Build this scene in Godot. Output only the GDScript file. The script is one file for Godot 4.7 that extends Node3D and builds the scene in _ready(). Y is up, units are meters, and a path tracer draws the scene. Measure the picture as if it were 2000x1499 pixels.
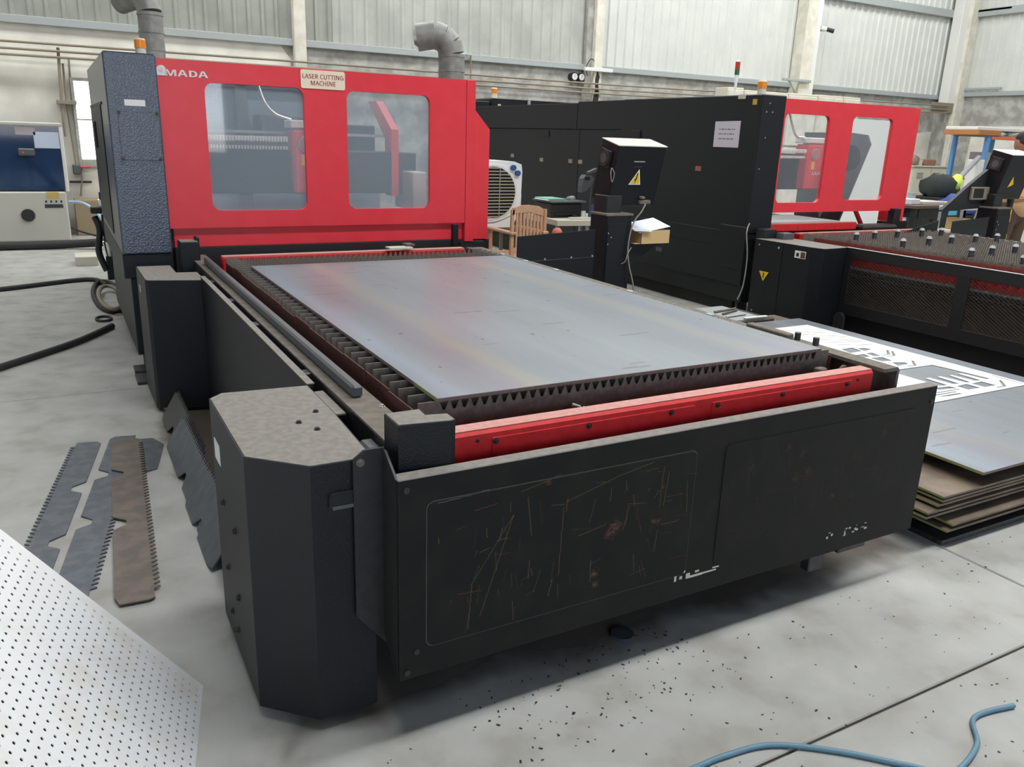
extends Node3D
# A workshop with two laser cutting machines. World: x right along the table's front, y up, -z into the hall, metres.

# ---------------------------------------------------------------- mesh builder
class G:
	var v := PackedVector3Array()
	var n := PackedVector3Array()
	var uv := PackedVector2Array()
	var t := Transform3D.IDENTITY
	var uvr := Rect2()
	func _uv(p: Vector3, nn: Vector3) -> Vector2:
		var a := nn.abs()
		var q: Vector2
		if a.y >= a.x and a.y >= a.z:
			q = Vector2(p.x, p.z)
			if uvr.size.x > 0: return (q - uvr.position) / uvr.size
		elif a.z >= a.x:
			q = Vector2(p.x, p.y)
			if uvr.size.x > 0:
				q = (q - uvr.position) / uvr.size
				return Vector2(q.x, 1.0 - q.y)
		else:
			q = Vector2(p.z, p.y)
		return q
	func tri(a: Vector3, b: Vector3, c: Vector3, want: Vector3) -> void:
		var nn := (b - a).cross(c - a)
		if nn.length_squared() < 1e-18: return
		nn = nn.normalized()
		var flip := nn.dot(want) < 0
		if flip: nn = -nn
		if t.basis.determinant() < 0: flip = not flip
		var pts := [a, b, c] if flip else [a, c, b]
		var wn := (t.basis * nn).normalized()
		for p in pts:
			v.append(t * p); n.append(wn); uv.append(_uv(p, nn))
	func quad(a: Vector3, b: Vector3, c: Vector3, d: Vector3, want: Vector3) -> void:
		tri(a, b, c, want); tri(a, c, d, want)
	func stri(p: Array, nn: Array) -> void:   # smooth triangle, any order
		var f: Vector3 = (p[1] - p[0]).cross(p[2] - p[0])
		var s: Vector3 = nn[0] + nn[1] + nn[2]
		for k in ([0, 2, 1] if (f.dot(s) >= 0) == (t.basis.determinant() > 0) else [0, 1, 2]):
			v.append(t * p[k]); n.append((t.basis * nn[k]).normalized()); uv.append(_uv(p[k], nn[k]))
	func box(lo: Vector3, hi: Vector3, b := 0.0) -> void:
		var c := (lo + hi) / 2.0
		var h := (hi - lo) / 2.0
		b = minf(b, minf(h.x, minf(h.y, h.z)) * 0.49)
		var P := func(s: Vector3, axis: int) -> Vector3:
			var q := Vector3(s.x * h.x, s.y * h.y, s.z * h.z)
			for k in 3:
				if k != axis: q[k] -= s[k] * b
			return c + q
		for ax in 3:
			var a1 := (ax + 1) % 3
			var a2 := (ax + 2) % 3
			for sg in [-1.0, 1.0]:
				var w := Vector3.ZERO
				w[ax] = sg
				var q := []
				for k in [[-1.0, -1.0], [1.0, -1.0], [1.0, 1.0], [-1.0, 1.0]]:
					var s := w
					s[a1] = k[0]; s[a2] = k[1]
					q.append(P.call(s, ax))
				quad(q[0], q[1], q[2], q[3], w)
				if b > 0.0:
					for sg1 in [-1.0, 1.0]:   # edge between ax and a1
						var s0 := w
						s0[a1] = sg1; s0[a2] = -1.0
						var s1 := s0
						s1[a2] = 1.0
						var ww := w
						ww[a1] = sg1
						quad(P.call(s0, ax), P.call(s1, ax), P.call(s1, a1), P.call(s0, a1), ww)
		if b > 0.0:
			for sx in [-1.0, 1.0]:
				for sy in [-1.0, 1.0]:
					for sz in [-1.0, 1.0]:
						var s := Vector3(sx, sy, sz)
						tri(P.call(s, 0), P.call(s, 1), P.call(s, 2), s)
	func _m(ax: int, p: Vector2, w: float) -> Vector3:
		if ax == 0: return Vector3(w, p.y, p.x)
		if ax == 1: return Vector3(p.x, w, p.y)
		return Vector3(p.x, p.y, w)
	func _prep(pl: PackedVector2Array) -> PackedVector2Array:
		var ar := 0.0
		for i in pl.size():
			var q := pl[(i + 1) % pl.size()]
			ar += pl[i].x * q.y - q.x * pl[i].y
		if ar < 0:
			pl = pl.duplicate()
			pl.reverse()
		return pl
	func prism(pl: PackedVector2Array, w0: float, w1: float, ax: int, caps := 3) -> void:
		pl = _prep(pl)
		var nrm := _m(ax, Vector2.ZERO, 1.0)
		var id := Geometry2D.triangulate_polygon(pl)
		if id.is_empty(): print("triangulation failed ", pl.size(), " ", pl[0], pl[1], pl[2])
		for i in range(0, id.size(), 3):
			if caps & 1: tri(_m(ax, pl[id[i]], w0), _m(ax, pl[id[i + 1]], w0), _m(ax, pl[id[i + 2]], w0), -nrm)
			if caps & 2: tri(_m(ax, pl[id[i]], w1), _m(ax, pl[id[i + 1]], w1), _m(ax, pl[id[i + 2]], w1), nrm)
		for i in pl.size():
			var a := pl[i]
			var b := pl[(i + 1) % pl.size()]
			var d := b - a
			quad(_m(ax, a, w0), _m(ax, b, w0), _m(ax, b, w1), _m(ax, a, w1), _m(ax, Vector2(d.y, -d.x), 0.0))
	func loft(pl: PackedVector2Array, w0: float, pl2: PackedVector2Array, w1: float, ax: int) -> void:   # side band between two like outlines
		for i in pl.size():
			var k := (i + 1) % pl.size()
			var d := pl[k] - pl[i]
			quad(_m(ax, pl[i], w0), _m(ax, pl[k], w0), _m(ax, pl2[k], w1), _m(ax, pl2[i], w1), _m(ax, Vector2(d.y, -d.x), 0.0))
	func tube(pts: Array, r: float, seg := 8, caps := true) -> void:
		var rings := []
		var up := Vector3.UP
		for i in pts.size():
			var d: Vector3 = (pts[mini(i + 1, pts.size() - 1)] - pts[maxi(i - 1, 0)]).normalized()
			var s := d.cross(up)
			if s.length() < 0.05: s = d.cross(Vector3.RIGHT)
			s = s.normalized()
			var u := s.cross(d).normalized()
			up = u
			var ring := []
			for k in seg:
				var a := TAU * k / seg
				ring.append(s * cos(a) + u * sin(a))
			rings.append(ring)
		for i in pts.size() - 1:
			for k in seg:
				var k2 := (k + 1) % seg
				var a: Vector3 = rings[i][k]
				var b: Vector3 = rings[i][k2]
				var c: Vector3 = rings[i + 1][k2]
				var d: Vector3 = rings[i + 1][k]
				stri([pts[i] + a * r, pts[i] + b * r, pts[i + 1] + c * r], [a, b, c])
				stri([pts[i] + a * r, pts[i + 1] + c * r, pts[i + 1] + d * r], [a, c, d])
		if caps:
			for e in [0, pts.size() - 1]:
				var o: Vector3 = pts[e]
				var d: Vector3 = (pts[0] - pts[1]) if e == 0 else (pts[e] - pts[e - 1])
				for k in seg:
					tri(o, o + rings[e][k] * r, o + rings[e][(k + 1) % seg] * r, d)
	func lathe(prof: Array, seg := 16) -> void:   # [radius, height] pairs about y, turned by t; flat-shaded bands along the profile, smooth round it
		for i in prof.size() - 1:
			var p: Vector2 = prof[i]
			var q: Vector2 = prof[i + 1]
			var d := q - p
			var nn := Vector2(d.y, -d.x).normalized()
			for k in seg:
				var a := TAU * k / seg
				var b := TAU * (k + 1) / seg
				var ca := Vector3(cos(a), 0, sin(a))
				var cb := Vector3(cos(b), 0, sin(b))
				var na := ca * nn.x + Vector3.UP * nn.y
				var nb := cb * nn.x + Vector3.UP * nn.y
				var A := ca * p.x + Vector3.UP * p.y
				var B := cb * p.x + Vector3.UP * p.y
				var C := cb * q.x + Vector3.UP * q.y
				var D := ca * q.x + Vector3.UP * q.y
				if p.x > 0.0: stri([A, B, C], [na, nb, nb])
				if q.x > 0.0: stri([A, C, D], [na, nb, na])
	func cyl(a: Vector3, b: Vector3, r: float, seg := 12, r2 := -1.0) -> void:
		var keep := t
		var y := (b - a).normalized()
		var x := y.cross(Vector3.RIGHT if absf(y.x) < 0.8 else Vector3.UP).normalized()
		t = keep * Transform3D(Basis(x, y, x.cross(y)), a)
		var h := a.distance_to(b)
		if r2 < 0: r2 = r
		lathe([Vector2(0, 0), Vector2(r, 0), Vector2(r2, h), Vector2(0, h)], seg)
		t = keep
	func mesh(off := Vector3.ZERO) -> ArrayMesh:
		var vv := v
		if off != Vector3.ZERO:
			vv = v.duplicate()
			for i in vv.size(): vv[i] -= off
		var arr := []
		arr.resize(Mesh.ARRAY_MAX)
		arr[Mesh.ARRAY_VERTEX] = vv
		arr[Mesh.ARRAY_NORMAL] = n
		arr[Mesh.ARRAY_TEX_UV] = uv
		var m := ArrayMesh.new()
		m.add_surface_from_arrays(Mesh.PRIMITIVE_TRIANGLES, arr)
		return m
	func base() -> Vector3:
		var lo := v[0]
		var hi := v[0]
		for p in v:
			lo = lo.min(p); hi = hi.max(p)
		return Vector3((lo.x + hi.x) / 2, lo.y, (lo.z + hi.z) / 2)

# ---------------------------------------------------------------- naming, things and parts
var org := Vector3.ZERO        # base of the thing being built
var names := {}
var M := {}
var rng := RandomNumberGenerator.new()

func numbered(parent: Node, called: String) -> String:
	var key := str(parent.get_instance_id()) + "/" + called
	var k: int = names.get(key, 0)
	names[key] = k + 1
	return called if k == 0 else "%s_%03d" % [called, k]
func tag(o, label: String, category := "", group := "", kind := ""):
	if label: o.set_meta("label", label)
	if category: o.set_meta("category", category)
	if group: o.set_meta("group", group)
	if kind: o.set_meta("kind", kind)
	return o
func thing(called: String, at: Vector3, label: String, category: String, group := "") -> Node3D:
	var o := Node3D.new()
	o.name = numbered(self, called)
	add_child(o)
	o.position = at
	org = at
	return tag(o, label, category, group)
func P(parent: Node3D, called: String, g: G, m: Material, label := "", kind := "") -> MeshInstance3D:
	var o := MeshInstance3D.new()
	o.name = numbered(parent, called)
	o.mesh = g.mesh(org)
	o.material_override = m
	parent.add_child(o)
	if label: o.set_meta("label", label)
	if kind: o.set_meta("kind", kind)
	return o
func share(parent: Node3D, called: String, mesh: Mesh, m: Material, at := Vector3.ZERO) -> MeshInstance3D:
	var o := MeshInstance3D.new()
	o.name = numbered(parent, called)
	o.mesh = mesh
	o.material_override = m
	o.position = at
	parent.add_child(o)
	return o
func S(called: String, g: G, m: Material, label: String, category: String, group := "", kind := "") -> MeshInstance3D:
	var o := MeshInstance3D.new()
	o.name = numbered(self, called)
	var b := g.base()
	o.mesh = g.mesh(b)
	o.position = b
	o.material_override = m
	add_child(o)
	return tag(o, label, category, group, kind)
func text(parent: Node3D, called: String, s: String, at: Vector3, height: float, m: Material, turn := Basis.IDENTITY, bold := true, stretch := 1.0) -> MeshInstance3D:
	var tm := TextMesh.new()
	var f := SystemFont.new()
	f.font_names = PackedStringArray(["Droid Sans"])
	if bold: f.font_weight = 700
	tm.font = f
	tm.text = s
	tm.font_size = 64
	tm.pixel_size = height / 46.0
	tm.depth = 0.004
	tm.curve_step = 2.0
	var o := MeshInstance3D.new()
	o.name = numbered(parent, called)
	o.mesh = tm
	o.material_override = m
	o.transform = Transform3D(turn * Basis.from_scale(Vector3(stretch, 1, 1)), at - org)
	parent.add_child(o)
	return o
func V(x: float, y: float, z: float) -> Vector3: return Vector3(x, y, z)
func pv(a: Array) -> PackedVector2Array:
	var r := PackedVector2Array()
	for i in range(0, a.size(), 2): r.append(Vector2(a[i], a[i + 1]))
	return r
func rr(x0: float, y0: float, x1: float, y1: float, r: float, k := 5) -> PackedVector2Array:
	var o := PackedVector2Array()
	for c in [[x1 - r, y1 - r, 0.0], [x0 + r, y1 - r, PI / 2], [x0 + r, y0 + r, PI], [x1 - r, y0 + r, PI * 1.5]]:
		for i in k + 1: o.append(Vector2(c[0], c[1]) + Vector2.from_angle(c[2] + PI / 2 * i / k) * r)
	return o
func bx(x0: float, y0: float, z0: float, x1: float, y1: float, z1: float, b := 0.0) -> G:
	var g := G.new()
	g.box(V(minf(x0, x1), minf(y0, y1), minf(z0, z1)), V(maxf(x0, x1), maxf(y0, y1), maxf(z0, z1)), b)
	return g
func tb(pts: Array, r: float, seg := 8) -> G:
	var g := G.new()
	g.tube(pts, r, seg)
	return g
func cy(a: Vector3, b: Vector3, r: float, seg := 12, r2 := -1.0) -> G:
	var g := G.new()
	g.cyl(a, b, r, seg, r2)
	return g
func smooth(pts: Array, per := 6) -> Array:   # Catmull-Rom through the points
	var o := []
	for i in pts.size() - 1:
		var a: Vector3 = pts[maxi(i - 1, 0)]
		var b: Vector3 = pts[i]
		var c: Vector3 = pts[i + 1]
		var d: Vector3 = pts[mini(i + 2, pts.size() - 1)]
		for k in per: o.append(b.cubic_interpolate(c, a, d, float(k) / per))
	o.append(pts[-1])
	return o
func screw(parent: Node3D, called: String, at: Vector3, dir: Vector3, r: float, m: Material) -> void:
	var g := G.new()
	g.cyl(at, at + dir * r * 0.3, r * 1.5, 12)
	g.cyl(at, at + dir * r * 1.1, r, 6)
	P(parent, called, g, m)

# ---------------------------------------------------------------- materials
func mat(c: Color, rough := 0.6, metal := 0.0, spec := 0.5) -> StandardMaterial3D:
	var m := StandardMaterial3D.new()
	m.albedo_color = c
	m.roughness = rough
	m.metallic = metal
	m.metallic_specular = spec
	return m
func rgb(r: int, g: int, b: int) -> Color: return Color(r / 255.0, g / 255.0, b / 255.0)
func ntex(cols: Array, offs: Array, freq: float, oct := 4, seed_ := 1, size := 512) -> NoiseTexture2D:
	var nz := FastNoiseLite.new()
	nz.noise_type = FastNoiseLite.TYPE_SIMPLEX_SMOOTH
	nz.frequency = freq
	nz.fractal_octaves = oct
	nz.seed = seed_
	var gr := Gradient.new()
	gr.offsets = PackedFloat32Array(offs)
	gr.colors = PackedColorArray(cols)
	var tx := NoiseTexture2D.new()
	tx.width = size
	tx.height = size
	tx.seamless = true
	tx.noise = nz
	tx.color_ramp = gr
	return tx
func mottled(a: Color, b: Color, freq: float, scale_: float, rough := 0.6, metal := 0.0, seed_ := 1, oct := 4) -> StandardMaterial3D:
	var m := mat(Color.WHITE, rough, metal)
	m.albedo_texture = ntex([a, b], [0.25, 0.75], freq, oct, seed_)
	m.uv1_triplanar = true
	m.uv1_world_triplanar = true
	m.uv1_scale = Vector3.ONE * scale_
	return m
func bumpy(m: StandardMaterial3D, freq: float, cm: float, seed_ := 3, size := 256) -> StandardMaterial3D:
	m.heightmap_enabled = true
	m.heightmap_texture = ntex([Color.BLACK, Color.WHITE], [0.2, 0.8], freq, 3, seed_, size)
	m.heightmap_scale = cm
	if not m.uv1_triplanar:
		m.uv1_triplanar = true
		m.uv1_world_triplanar = true
	return m
func pict(img: Image, rough := 0.6, metal := 0.0) -> StandardMaterial3D:
	var m := mat(Color.WHITE, rough, metal)
	m.albedo_texture = ImageTexture.create_from_image(img)
	m.texture_repeat = false
	return m
func line_px(im: Image, a: Vector2, b: Vector2, c: Color, wid := 1.0, al := 1.0) -> void:
	var k := int(a.distance_to(b)) + 1
	for i in k + 1:
		var p := a.lerp(b, float(i) / k)
		for dy in range(-int(wid), int(wid) + 1):
			for dx in range(-int(wid), int(wid) + 1):
				var q := Vector2i(int(p.x) + dx, int(p.y) + dy)
				if Vector2(dx, dy).length() <= wid and q.x >= 0 and q.y >= 0 and q.x < im.get_width() and q.y < im.get_height():
					im.set_pixelv(q, im.get_pixelv(q).lerp(c, al))

func steel_image(seed_: int, w := 320, h := 512) -> Image:
	# hot-rolled sheet: blue-grey mill scale with tan and violet temper bands along its length, fine rolling streaks, rubbed marks
	var im := Image.create(w, h, false, Image.FORMAT_RGB8)
	var nz := FastNoiseLite.new()
	nz.seed = seed_
	nz.frequency = 0.006
	nz.fractal_octaves = 3
	var fine := FastNoiseLite.new()
	fine.seed = seed_ + 5
	fine.frequency = 0.05
	var r := RandomNumberGenerator.new()
	r.seed = seed_
	var bands := [[0.20, 0.035, rgb(156, 145, 130), 0.7], [0.145, 0.04, rgb(122, 116, 128), 0.65], [0.83, 0.03, rgb(152, 144, 130), 0.55], [0.90, 0.03, rgb(118, 122, 140), 0.6], [0.5, 0.10, rgb(140, 146, 148), 0.4], [0.035, 0.03, rgb(140, 156, 176), 0.6]]
	for y in h:
		for x in w:
			var u := float(x) / w
			var c := rgb(128, 134, 141)
			var wob := nz.get_noise_2d(x * 0.5, y * 0.8) * 0.022
			for b in bands:
				var d: float = (u + wob - b[0]) / b[1]
				var k: float = exp(-d * d) * b[3] * (0.75 + 0.5 * nz.get_noise_2d(x + 300, y * 0.6))
				c = c.lerp(b[2], clampf(k, 0, 1))
			var s := 1.0 + nz.get_noise_2d(x * 1.5, y * 0.35) * 0.09 + fine.get_noise_2d(x * 1.4, y * 0.12) * 0.03
			im.set_pixel(x, y, Color(c.r * s, c.g * s, c.b * s))
	for i in 26:
		var p := Vector2(r.randf() * w, r.randf() * h)
		line_px(im, p, p + Vector2(r.randf_range(10, 36), r.randf_range(-2, 2)), rgb(84, 82, 80), 1.0, r.randf_range(0.1, 0.35))
	for i in 36:
		var p := Vector2(r.randf() * w, r.randf() * h)
		line_px(im, p, p, rgb(50, 44, 42), 0.6 + r.randf(), 0.6)
	return im

func scratch_image() -> Image:
	# worn black paint of the front panel; 512 px to the metre, panel 1.98 x 0.55 m
	var w := 1014
	var h := 280
	var im := Image.create(w, h, false, Image.FORMAT_RGB8)
	var nz := FastNoiseLite.new()
	nz.seed = 8
	nz.frequency = 0.012
	nz.fractal_octaves = 4
	for y in h:
		for x in w:
			var k := nz.get_noise_2d(x, y)
			var c := rgb(22, 21, 20).lerp(rgb(31, 28, 26), clampf(k * 1.4 + 0.3, 0, 1))
			im.set_pixel(x, y, c)
	var r := RandomNumberGenerator.new()
	r.seed = 21
	var W := func(x: float, y: float) -> Vector2: return Vector2((x - 0.62) * 512.0, (0.717 - y) * 512.0)
	var rust := rgb(122, 82, 58)
	var ochre := rgb(128, 108, 66)
	for i in 190:   # scattered fine scratches, mostly steep, on both hatches
		var x := r.randf_range(0.72, 1.5) if i < 75 else r.randf_range(1.66, 2.48)
		var p: Vector2 = W.call(x, r.randf_range(0.30, 0.62))
		var len := r.randf_range(4, 36)
		var a := r.randf_range(1.2, 1.95) if r.randf() < 0.75 else r.randf_range(-0.3, 0.2)
		line_px(im, p, p + Vector2.from_angle(a) * len, [ochre, rust, rgb(120, 116, 110)][r.randi() % 3] if x < 1.6 else rust, 0.0, r.randf_range(0.25, 0.85) * (1.0 if x < 1.6 else 0.45))
	for s in [[0.93, 0.57, 0.815, 0.40], [0.815, 0.40, 0.806, 0.27], [0.93, 0.57, 0.84, 0.30], [1.081, 0.56, 1.075, 0.36], [0.97, 0.61, 0.985, 0.50], [1.089, 0.575, 1.26, 0.62], [1.26, 0.62, 1.37, 0.64], [1.43, 0.60, 1.42, 0.50], [1.41, 0.62, 1.405, 0.50], [1.50, 0.56, 1.51, 0.46], [0.95, 0.63, 1.07, 0.655], [1.13, 0.465, 1.22, 0.48], [1.40, 0.55, 1.385, 0.53], [1.28, 0.60, 1.285, 0.57]]:
		line_px(im, W.call(s[0], s[1]), W.call(s[2], s[3]), ochre, 0.6, 0.75)
	line_px(im, W.call(0.72, 0.643), W.call(0.86, 0.652), rgb(150, 148, 146), 0.8, 0.7)
	for b in [[1.253, 0.465, 16, rust, 0.85], [1.235, 0.445, 12, rust, 0.6], [1.195, 0.335, 9, rust, 0.7], [1.20, 0.30, 8, rust, 0.7], [1.388, 0.456, 6, rust, 0.5], [1.405, 0.452, 5, rust, 0.5], [1.03, 0.64, 6, rust, 0.4], [1.97, 0.575, 14, rust, 0.25], [2.0, 0.50, 18, rust, 0.35], [1.95, 0.49, 14, rust, 0.3], [2.22, 0.52, 16, rust, 0.15], [2.35, 0.58, 22, rust, 0.2], [1.90, 0.60, 12, rust, 0.25], [1.75, 0.56, 10, rust, 0.25], [2.14, 0.39, 7, ochre, 0.25]]:
		for i in int(b[2]) * 7:   # worn patches of many short strokes
			var q: Vector2 = W.call(b[0], b[1]) + Vector2(r.randfn(0, 0.35) * b[2], r.randfn(0, 0.3) * b[2] * 1.3)
			line_px(im, q, q + Vector2(r.randf_range(-4, 4), r.randf_range(-2, 2)), b[3], 0.0, b[4] * r.randf_range(0.3, 0.8))
	return im

func paper_image(seed_: int, bars: int, ink: Color, bg: Color, w := 64, h := 90) -> Image:
	var im := Image.create(w, h, false, Image.FORMAT_RGB8)
	im.fill(bg)
	var r := RandomNumberGenerator.new()
	r.seed = seed_
	for i in bars:
		var y := int(h * (0.3 + 0.18 * i))
		var x := int(w * 0.2)
		while x < w * 0.82:
			var k := r.randi_range(3, 8)
			im.fill_rect(Rect2i(x, y, mini(k, int(w * 0.82) - x), 3), ink)
			x += k + 2
	return im

func materials() -> void:
	M.paint = bumpy(mat(rgb(22, 25, 29), 0.45, 0.0, 0.40), 0.05, 0.05, 3)          # hammered blue-black machine paint
	M.paint.uv1_scale = Vector3.ONE * 9.0
	M.navy = bumpy(mat(rgb(58, 68, 84), 0.28, 0.0, 0.8), 0.045, 0.09, 4)
	M.navy.uv1_scale = Vector3.ONE * 6.0
	M.black = mat(rgb(32, 32, 34), 0.5)
	M.dark = mat(rgb(24, 24, 25), 0.7)
	M.pit = mat(rgb(26, 25, 25), 0.9)
	M.dust = mottled(rgb(128, 123, 117), rgb(140, 135, 129), 0.03, 2.0, 0.85, 0.0, 5)   # settled grinding dust on upward faces
	M.railtop = mottled(rgb(104, 98, 89), rgb(120, 113, 103), 0.02, 2.0, 0.8, 0.0, 6)
	M.steelgrey = mat(rgb(92, 94, 98), 0.5, 0.3)
	M.darksteel = mottled(rgb(66, 65, 66), rgb(80, 79, 79), 0.03, 2.0, 0.45, 0.5, 9)
	M.bolt = mat(rgb(64, 60, 58), 0.5, 0.5)
	M.red = mottled(rgb(224, 54, 66), rgb(228, 58, 70), 0.01, 1.0, 0.36, 0.0, 11)
	M.redbeam = mottled(rgb(200, 30, 34), rgb(212, 40, 44), 0.02, 2.0, 0.45, 0.0, 12)
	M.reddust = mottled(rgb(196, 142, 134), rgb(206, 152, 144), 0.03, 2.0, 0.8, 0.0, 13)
	M.comb = mottled(rgb(90, 52, 48), rgb(102, 62, 56), 0.03, 2.0, 0.7, 0.2, 14)
	M.comb2 = mottled(rgb(118, 44, 40), rgb(132, 56, 48), 0.03, 2.0, 0.65, 0.0, 15)
	M.slat = mottled(rgb(112, 104, 96), rgb(130, 122, 114), 0.03, 2.0, 0.55, 0.2, 16)
	M.slatnew = mottled(rgb(84, 90, 100), rgb(102, 106, 112), 0.012, 2.0, 0.4, 0.5, 17)
	M.slatbrown = mottled(rgb(98, 90, 84), rgb(116, 104, 95), 0.012, 1.5, 0.5, 0.4, 18)
	M.concrete = mat(Color.WHITE, 0.62)
	M.concrete.albedo_texture = ntex([rgb(156, 154, 148), rgb(169, 168, 164), rgb(173, 173, 169), rgb(181, 180, 176)], [0.12, 0.4, 0.62, 0.9], 0.008, 6, 2, 1024)
	M.concrete.uv1_triplanar = true
	M.concrete.uv1_world_triplanar = true
	M.concrete.uv1_scale = Vector3.ONE * 0.42
	M.joint = mat(rgb(116, 104, 98), 0.9)
	M.render = mottled(rgb(150, 149, 143), rgb(182, 181, 176), 0.012, 0.5, 0.9, 0.0, 20, 6)      # grey cement render of the lower walls
	M.white = mottled(rgb(216, 213, 203), rgb(232, 229, 220), 0.008, 0.4, 0.85, 0.0, 21)
	M.cladding = mottled(rgb(206, 209, 205), rgb(213, 215, 210), 0.006, 0.4, 0.5, 0.1, 22)
	M.girt = mat(rgb(168, 174, 174), 0.5, 0.2)
	M.cream = mottled(rgb(206, 202, 188), rgb(222, 218, 205), 0.01, 0.6, 0.8, 0.0, 23)
	M.offwhite = mat(rgb(226, 226, 222), 0.45)
	M.plastic = mat(rgb(236, 238, 238), 0.35)
	M.beige = mat(rgb(196, 193, 182), 0.5)
	M.lockergrey = mat(rgb(206, 202, 184), 0.5)
	M.pipe = mat(rgb(138, 128, 112), 0.6)
	M.duct = mottled(rgb(138, 138, 134), rgb(162, 162, 158), 0.02, 1.0, 0.5, 0.3, 24)
	M.foil = mat(rgb(240, 240, 238), 0.15, 0.9)
	M.amber = mat(rgb(240, 140, 20), 0.25)
	M.yellow = mat(rgb(226, 190, 40), 0.5)
	M.ink = mat(rgb(20, 20, 20), 0.6)
	M.paper = mat(rgb(226, 224, 228), 0.7)
	M.rubber = mat(rgb(44, 44, 44), 0.7)
	M.cord = mat(rgb(150, 144, 134), 0.6)
	M.bluehose = mat(rgb(104, 140, 158), 0.5)
	M.blue = mat(rgb(42, 84, 140), 0.4)
	M.wood = mottled(rgb(196, 152, 120), rgb(206, 164, 132), 0.02, 3.0, 0.6, 0.0, 25)
	M.card = mat(rgb(206, 172, 122), 0.85)
	M.glass = mat(Color(0.80, 0.86, 0.90, 0.10), 0.03, 0.0, 0.5)
	M.glass.transparency = BaseMaterial3D.TRANSPARENCY_ALPHA
	M.blueglass = mat(Color(0.16, 0.28, 0.45, 0.55), 0.05, 0.0, 0.5)
	M.blueglass.transparency = BaseMaterial3D.TRANSPARENCY_ALPHA
	M.skin = mat(rgb(150, 104, 80), 0.6)
	M.khaki = mat(rgb(206, 164, 122), 0.85)
	M.trouser = mat(rgb(86, 66, 54), 0.9)
	M.steel = pict(steel_image(3), 0.36, 0.35)
	M.steel2 = pict(steel_image(17), 0.34, 0.35)
	M.sheetedge = mottled(rgb(118, 104, 98), rgb(130, 116, 108), 0.03, 3.0, 0.6, 0.3, 26)
	M.rustsheet = mottled(rgb(112, 97, 84), rgb(132, 117, 102), 0.012, 1.0, 0.55, 0.3, 27)
	M.greenedge = mat(rgb(142, 146, 92), 0.7)
	M.cutwhite = mat(rgb(232, 233, 230), 0.4)
	M.panel = pict(scratch_image(), 0.55)
	M.panel.metallic_specular = 0.35
	M.seam = mat(rgb(84, 80, 72), 0.7)
	M.film = mat(Color(0.62, 0.68, 0.74, 0.20), 0.5)      # pale film that paints hazy reflections onto the windows
	M.film.transparency = BaseMaterial3D.TRANSPARENCY_ALPHA
	M.innergrey = mat(rgb(128, 140, 152), 0.7)
	M.shadeclad = mottled(rgb(146, 148, 140), rgb(160, 162, 154), 0.006, 0.4, 0.6, 0.05, 40)  # same cladding, darkened to paint in the weaker light at the left
	M.shadeclad2 = mottled(rgb(168, 170, 164), rgb(182, 184, 178), 0.006, 0.4, 0.55, 0.05, 41)  # same cladding, partly darkened for the middle of that light gradient
	M.black2 = mottled(rgb(30, 29, 30), rgb(40, 38, 38), 0.02, 2.0, 0.5, 0.0, 28)
	M.mesh = mat(rgb(92, 86, 78), 0.6, 0.3)
	M.roof = mat(rgb(120, 122, 120), 0.7)
	M.lamp = mat(rgb(250, 252, 255), 0.5)
	M.lamp.emission_enabled = true
	M.lamp.emission = Color(0.93, 0.97, 1.0)
	M.lamp.emission_energy_multiplier = 3.0

# ---------------------------------------------------------------- camera, light
const SKY := [[5.5, -1.5, 12.0, 0.8, 64.0], [10.5, -7.2, 14.0, 1.0, 34.0], [6.0, -11.0, 24.0, 1.0, 84.0], [14.0, 3.6, 8.0, 1.0, 8.0]]   # roof lights: x, z, length, width, energy
const ROOF := 7.0

func camera_and_light() -> void:
	var cam := Camera3D.new()
	cam.name = "camera"
	var X := V(0.87701531, 0.03344496, 0.47929696)
	var D := V(-0.11120004, -0.95635902, 0.27020729)
	var F := V(0.46741705, -0.29027377, -0.83502242)
	cam.transform = Transform3D(Basis(X, -D, -F).orthonormalized(), V(0, 1.487, 0))
	cam.fov = 50.70
	cam.near = 0.02
	add_child(cam)
	var e := Environment.new()
	e.tonemap_mode = Environment.TONE_MAPPER_LINEAR
	e.tonemap_exposure = 1.0
	e.background_mode = Environment.BG_SKY
	var sm := ProceduralSkyMaterial.new()
	sm.sky_top_color = rgb(150, 180, 215)
	sm.sky_horizon_color = rgb(225, 232, 238)
	sm.ground_bottom_color = rgb(150, 146, 140)
	sm.ground_horizon_color = rgb(200, 200, 198)
	sm.energy_multiplier = 6.0
	var sky := Sky.new()
	sky.sky_material = sm
	e.sky = sky
	e.sdfgi_enabled = true
	e.ssao_enabled = true
	e.ssil_enabled = true
	var we := WorldEnvironment.new()
	we.name = "environment"
	we.environment = e
	add_child(we)
	for s in SKY:
		var l := AreaLight3D.new()
		l.name = numbered(self, "skylight_lamp")
		l.area_size = Vector2(s[2], s[3])
		l.light_color = Color(1.0, 0.995, 0.98)
		l.light_energy = s[4]
		l.area_range = 60.0
		l.shadow_enabled = true
		l.transform = Transform3D(Basis(Vector3.RIGHT, -PI / 2), V(s[0], ROOF - 0.06, s[1]))
		add_child(l)

# ---------------------------------------------------------------- the hall
const XL := -7.0
const XR := 19.25
const ZB := -13.2
const ZF := 7.0

func struct(called: String) -> Node3D:
	var o := Node3D.new()
	o.name = called
	o.set_meta("kind", "structure")
	add_child(o)
	org = Vector3.ZERO
	return o

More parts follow.
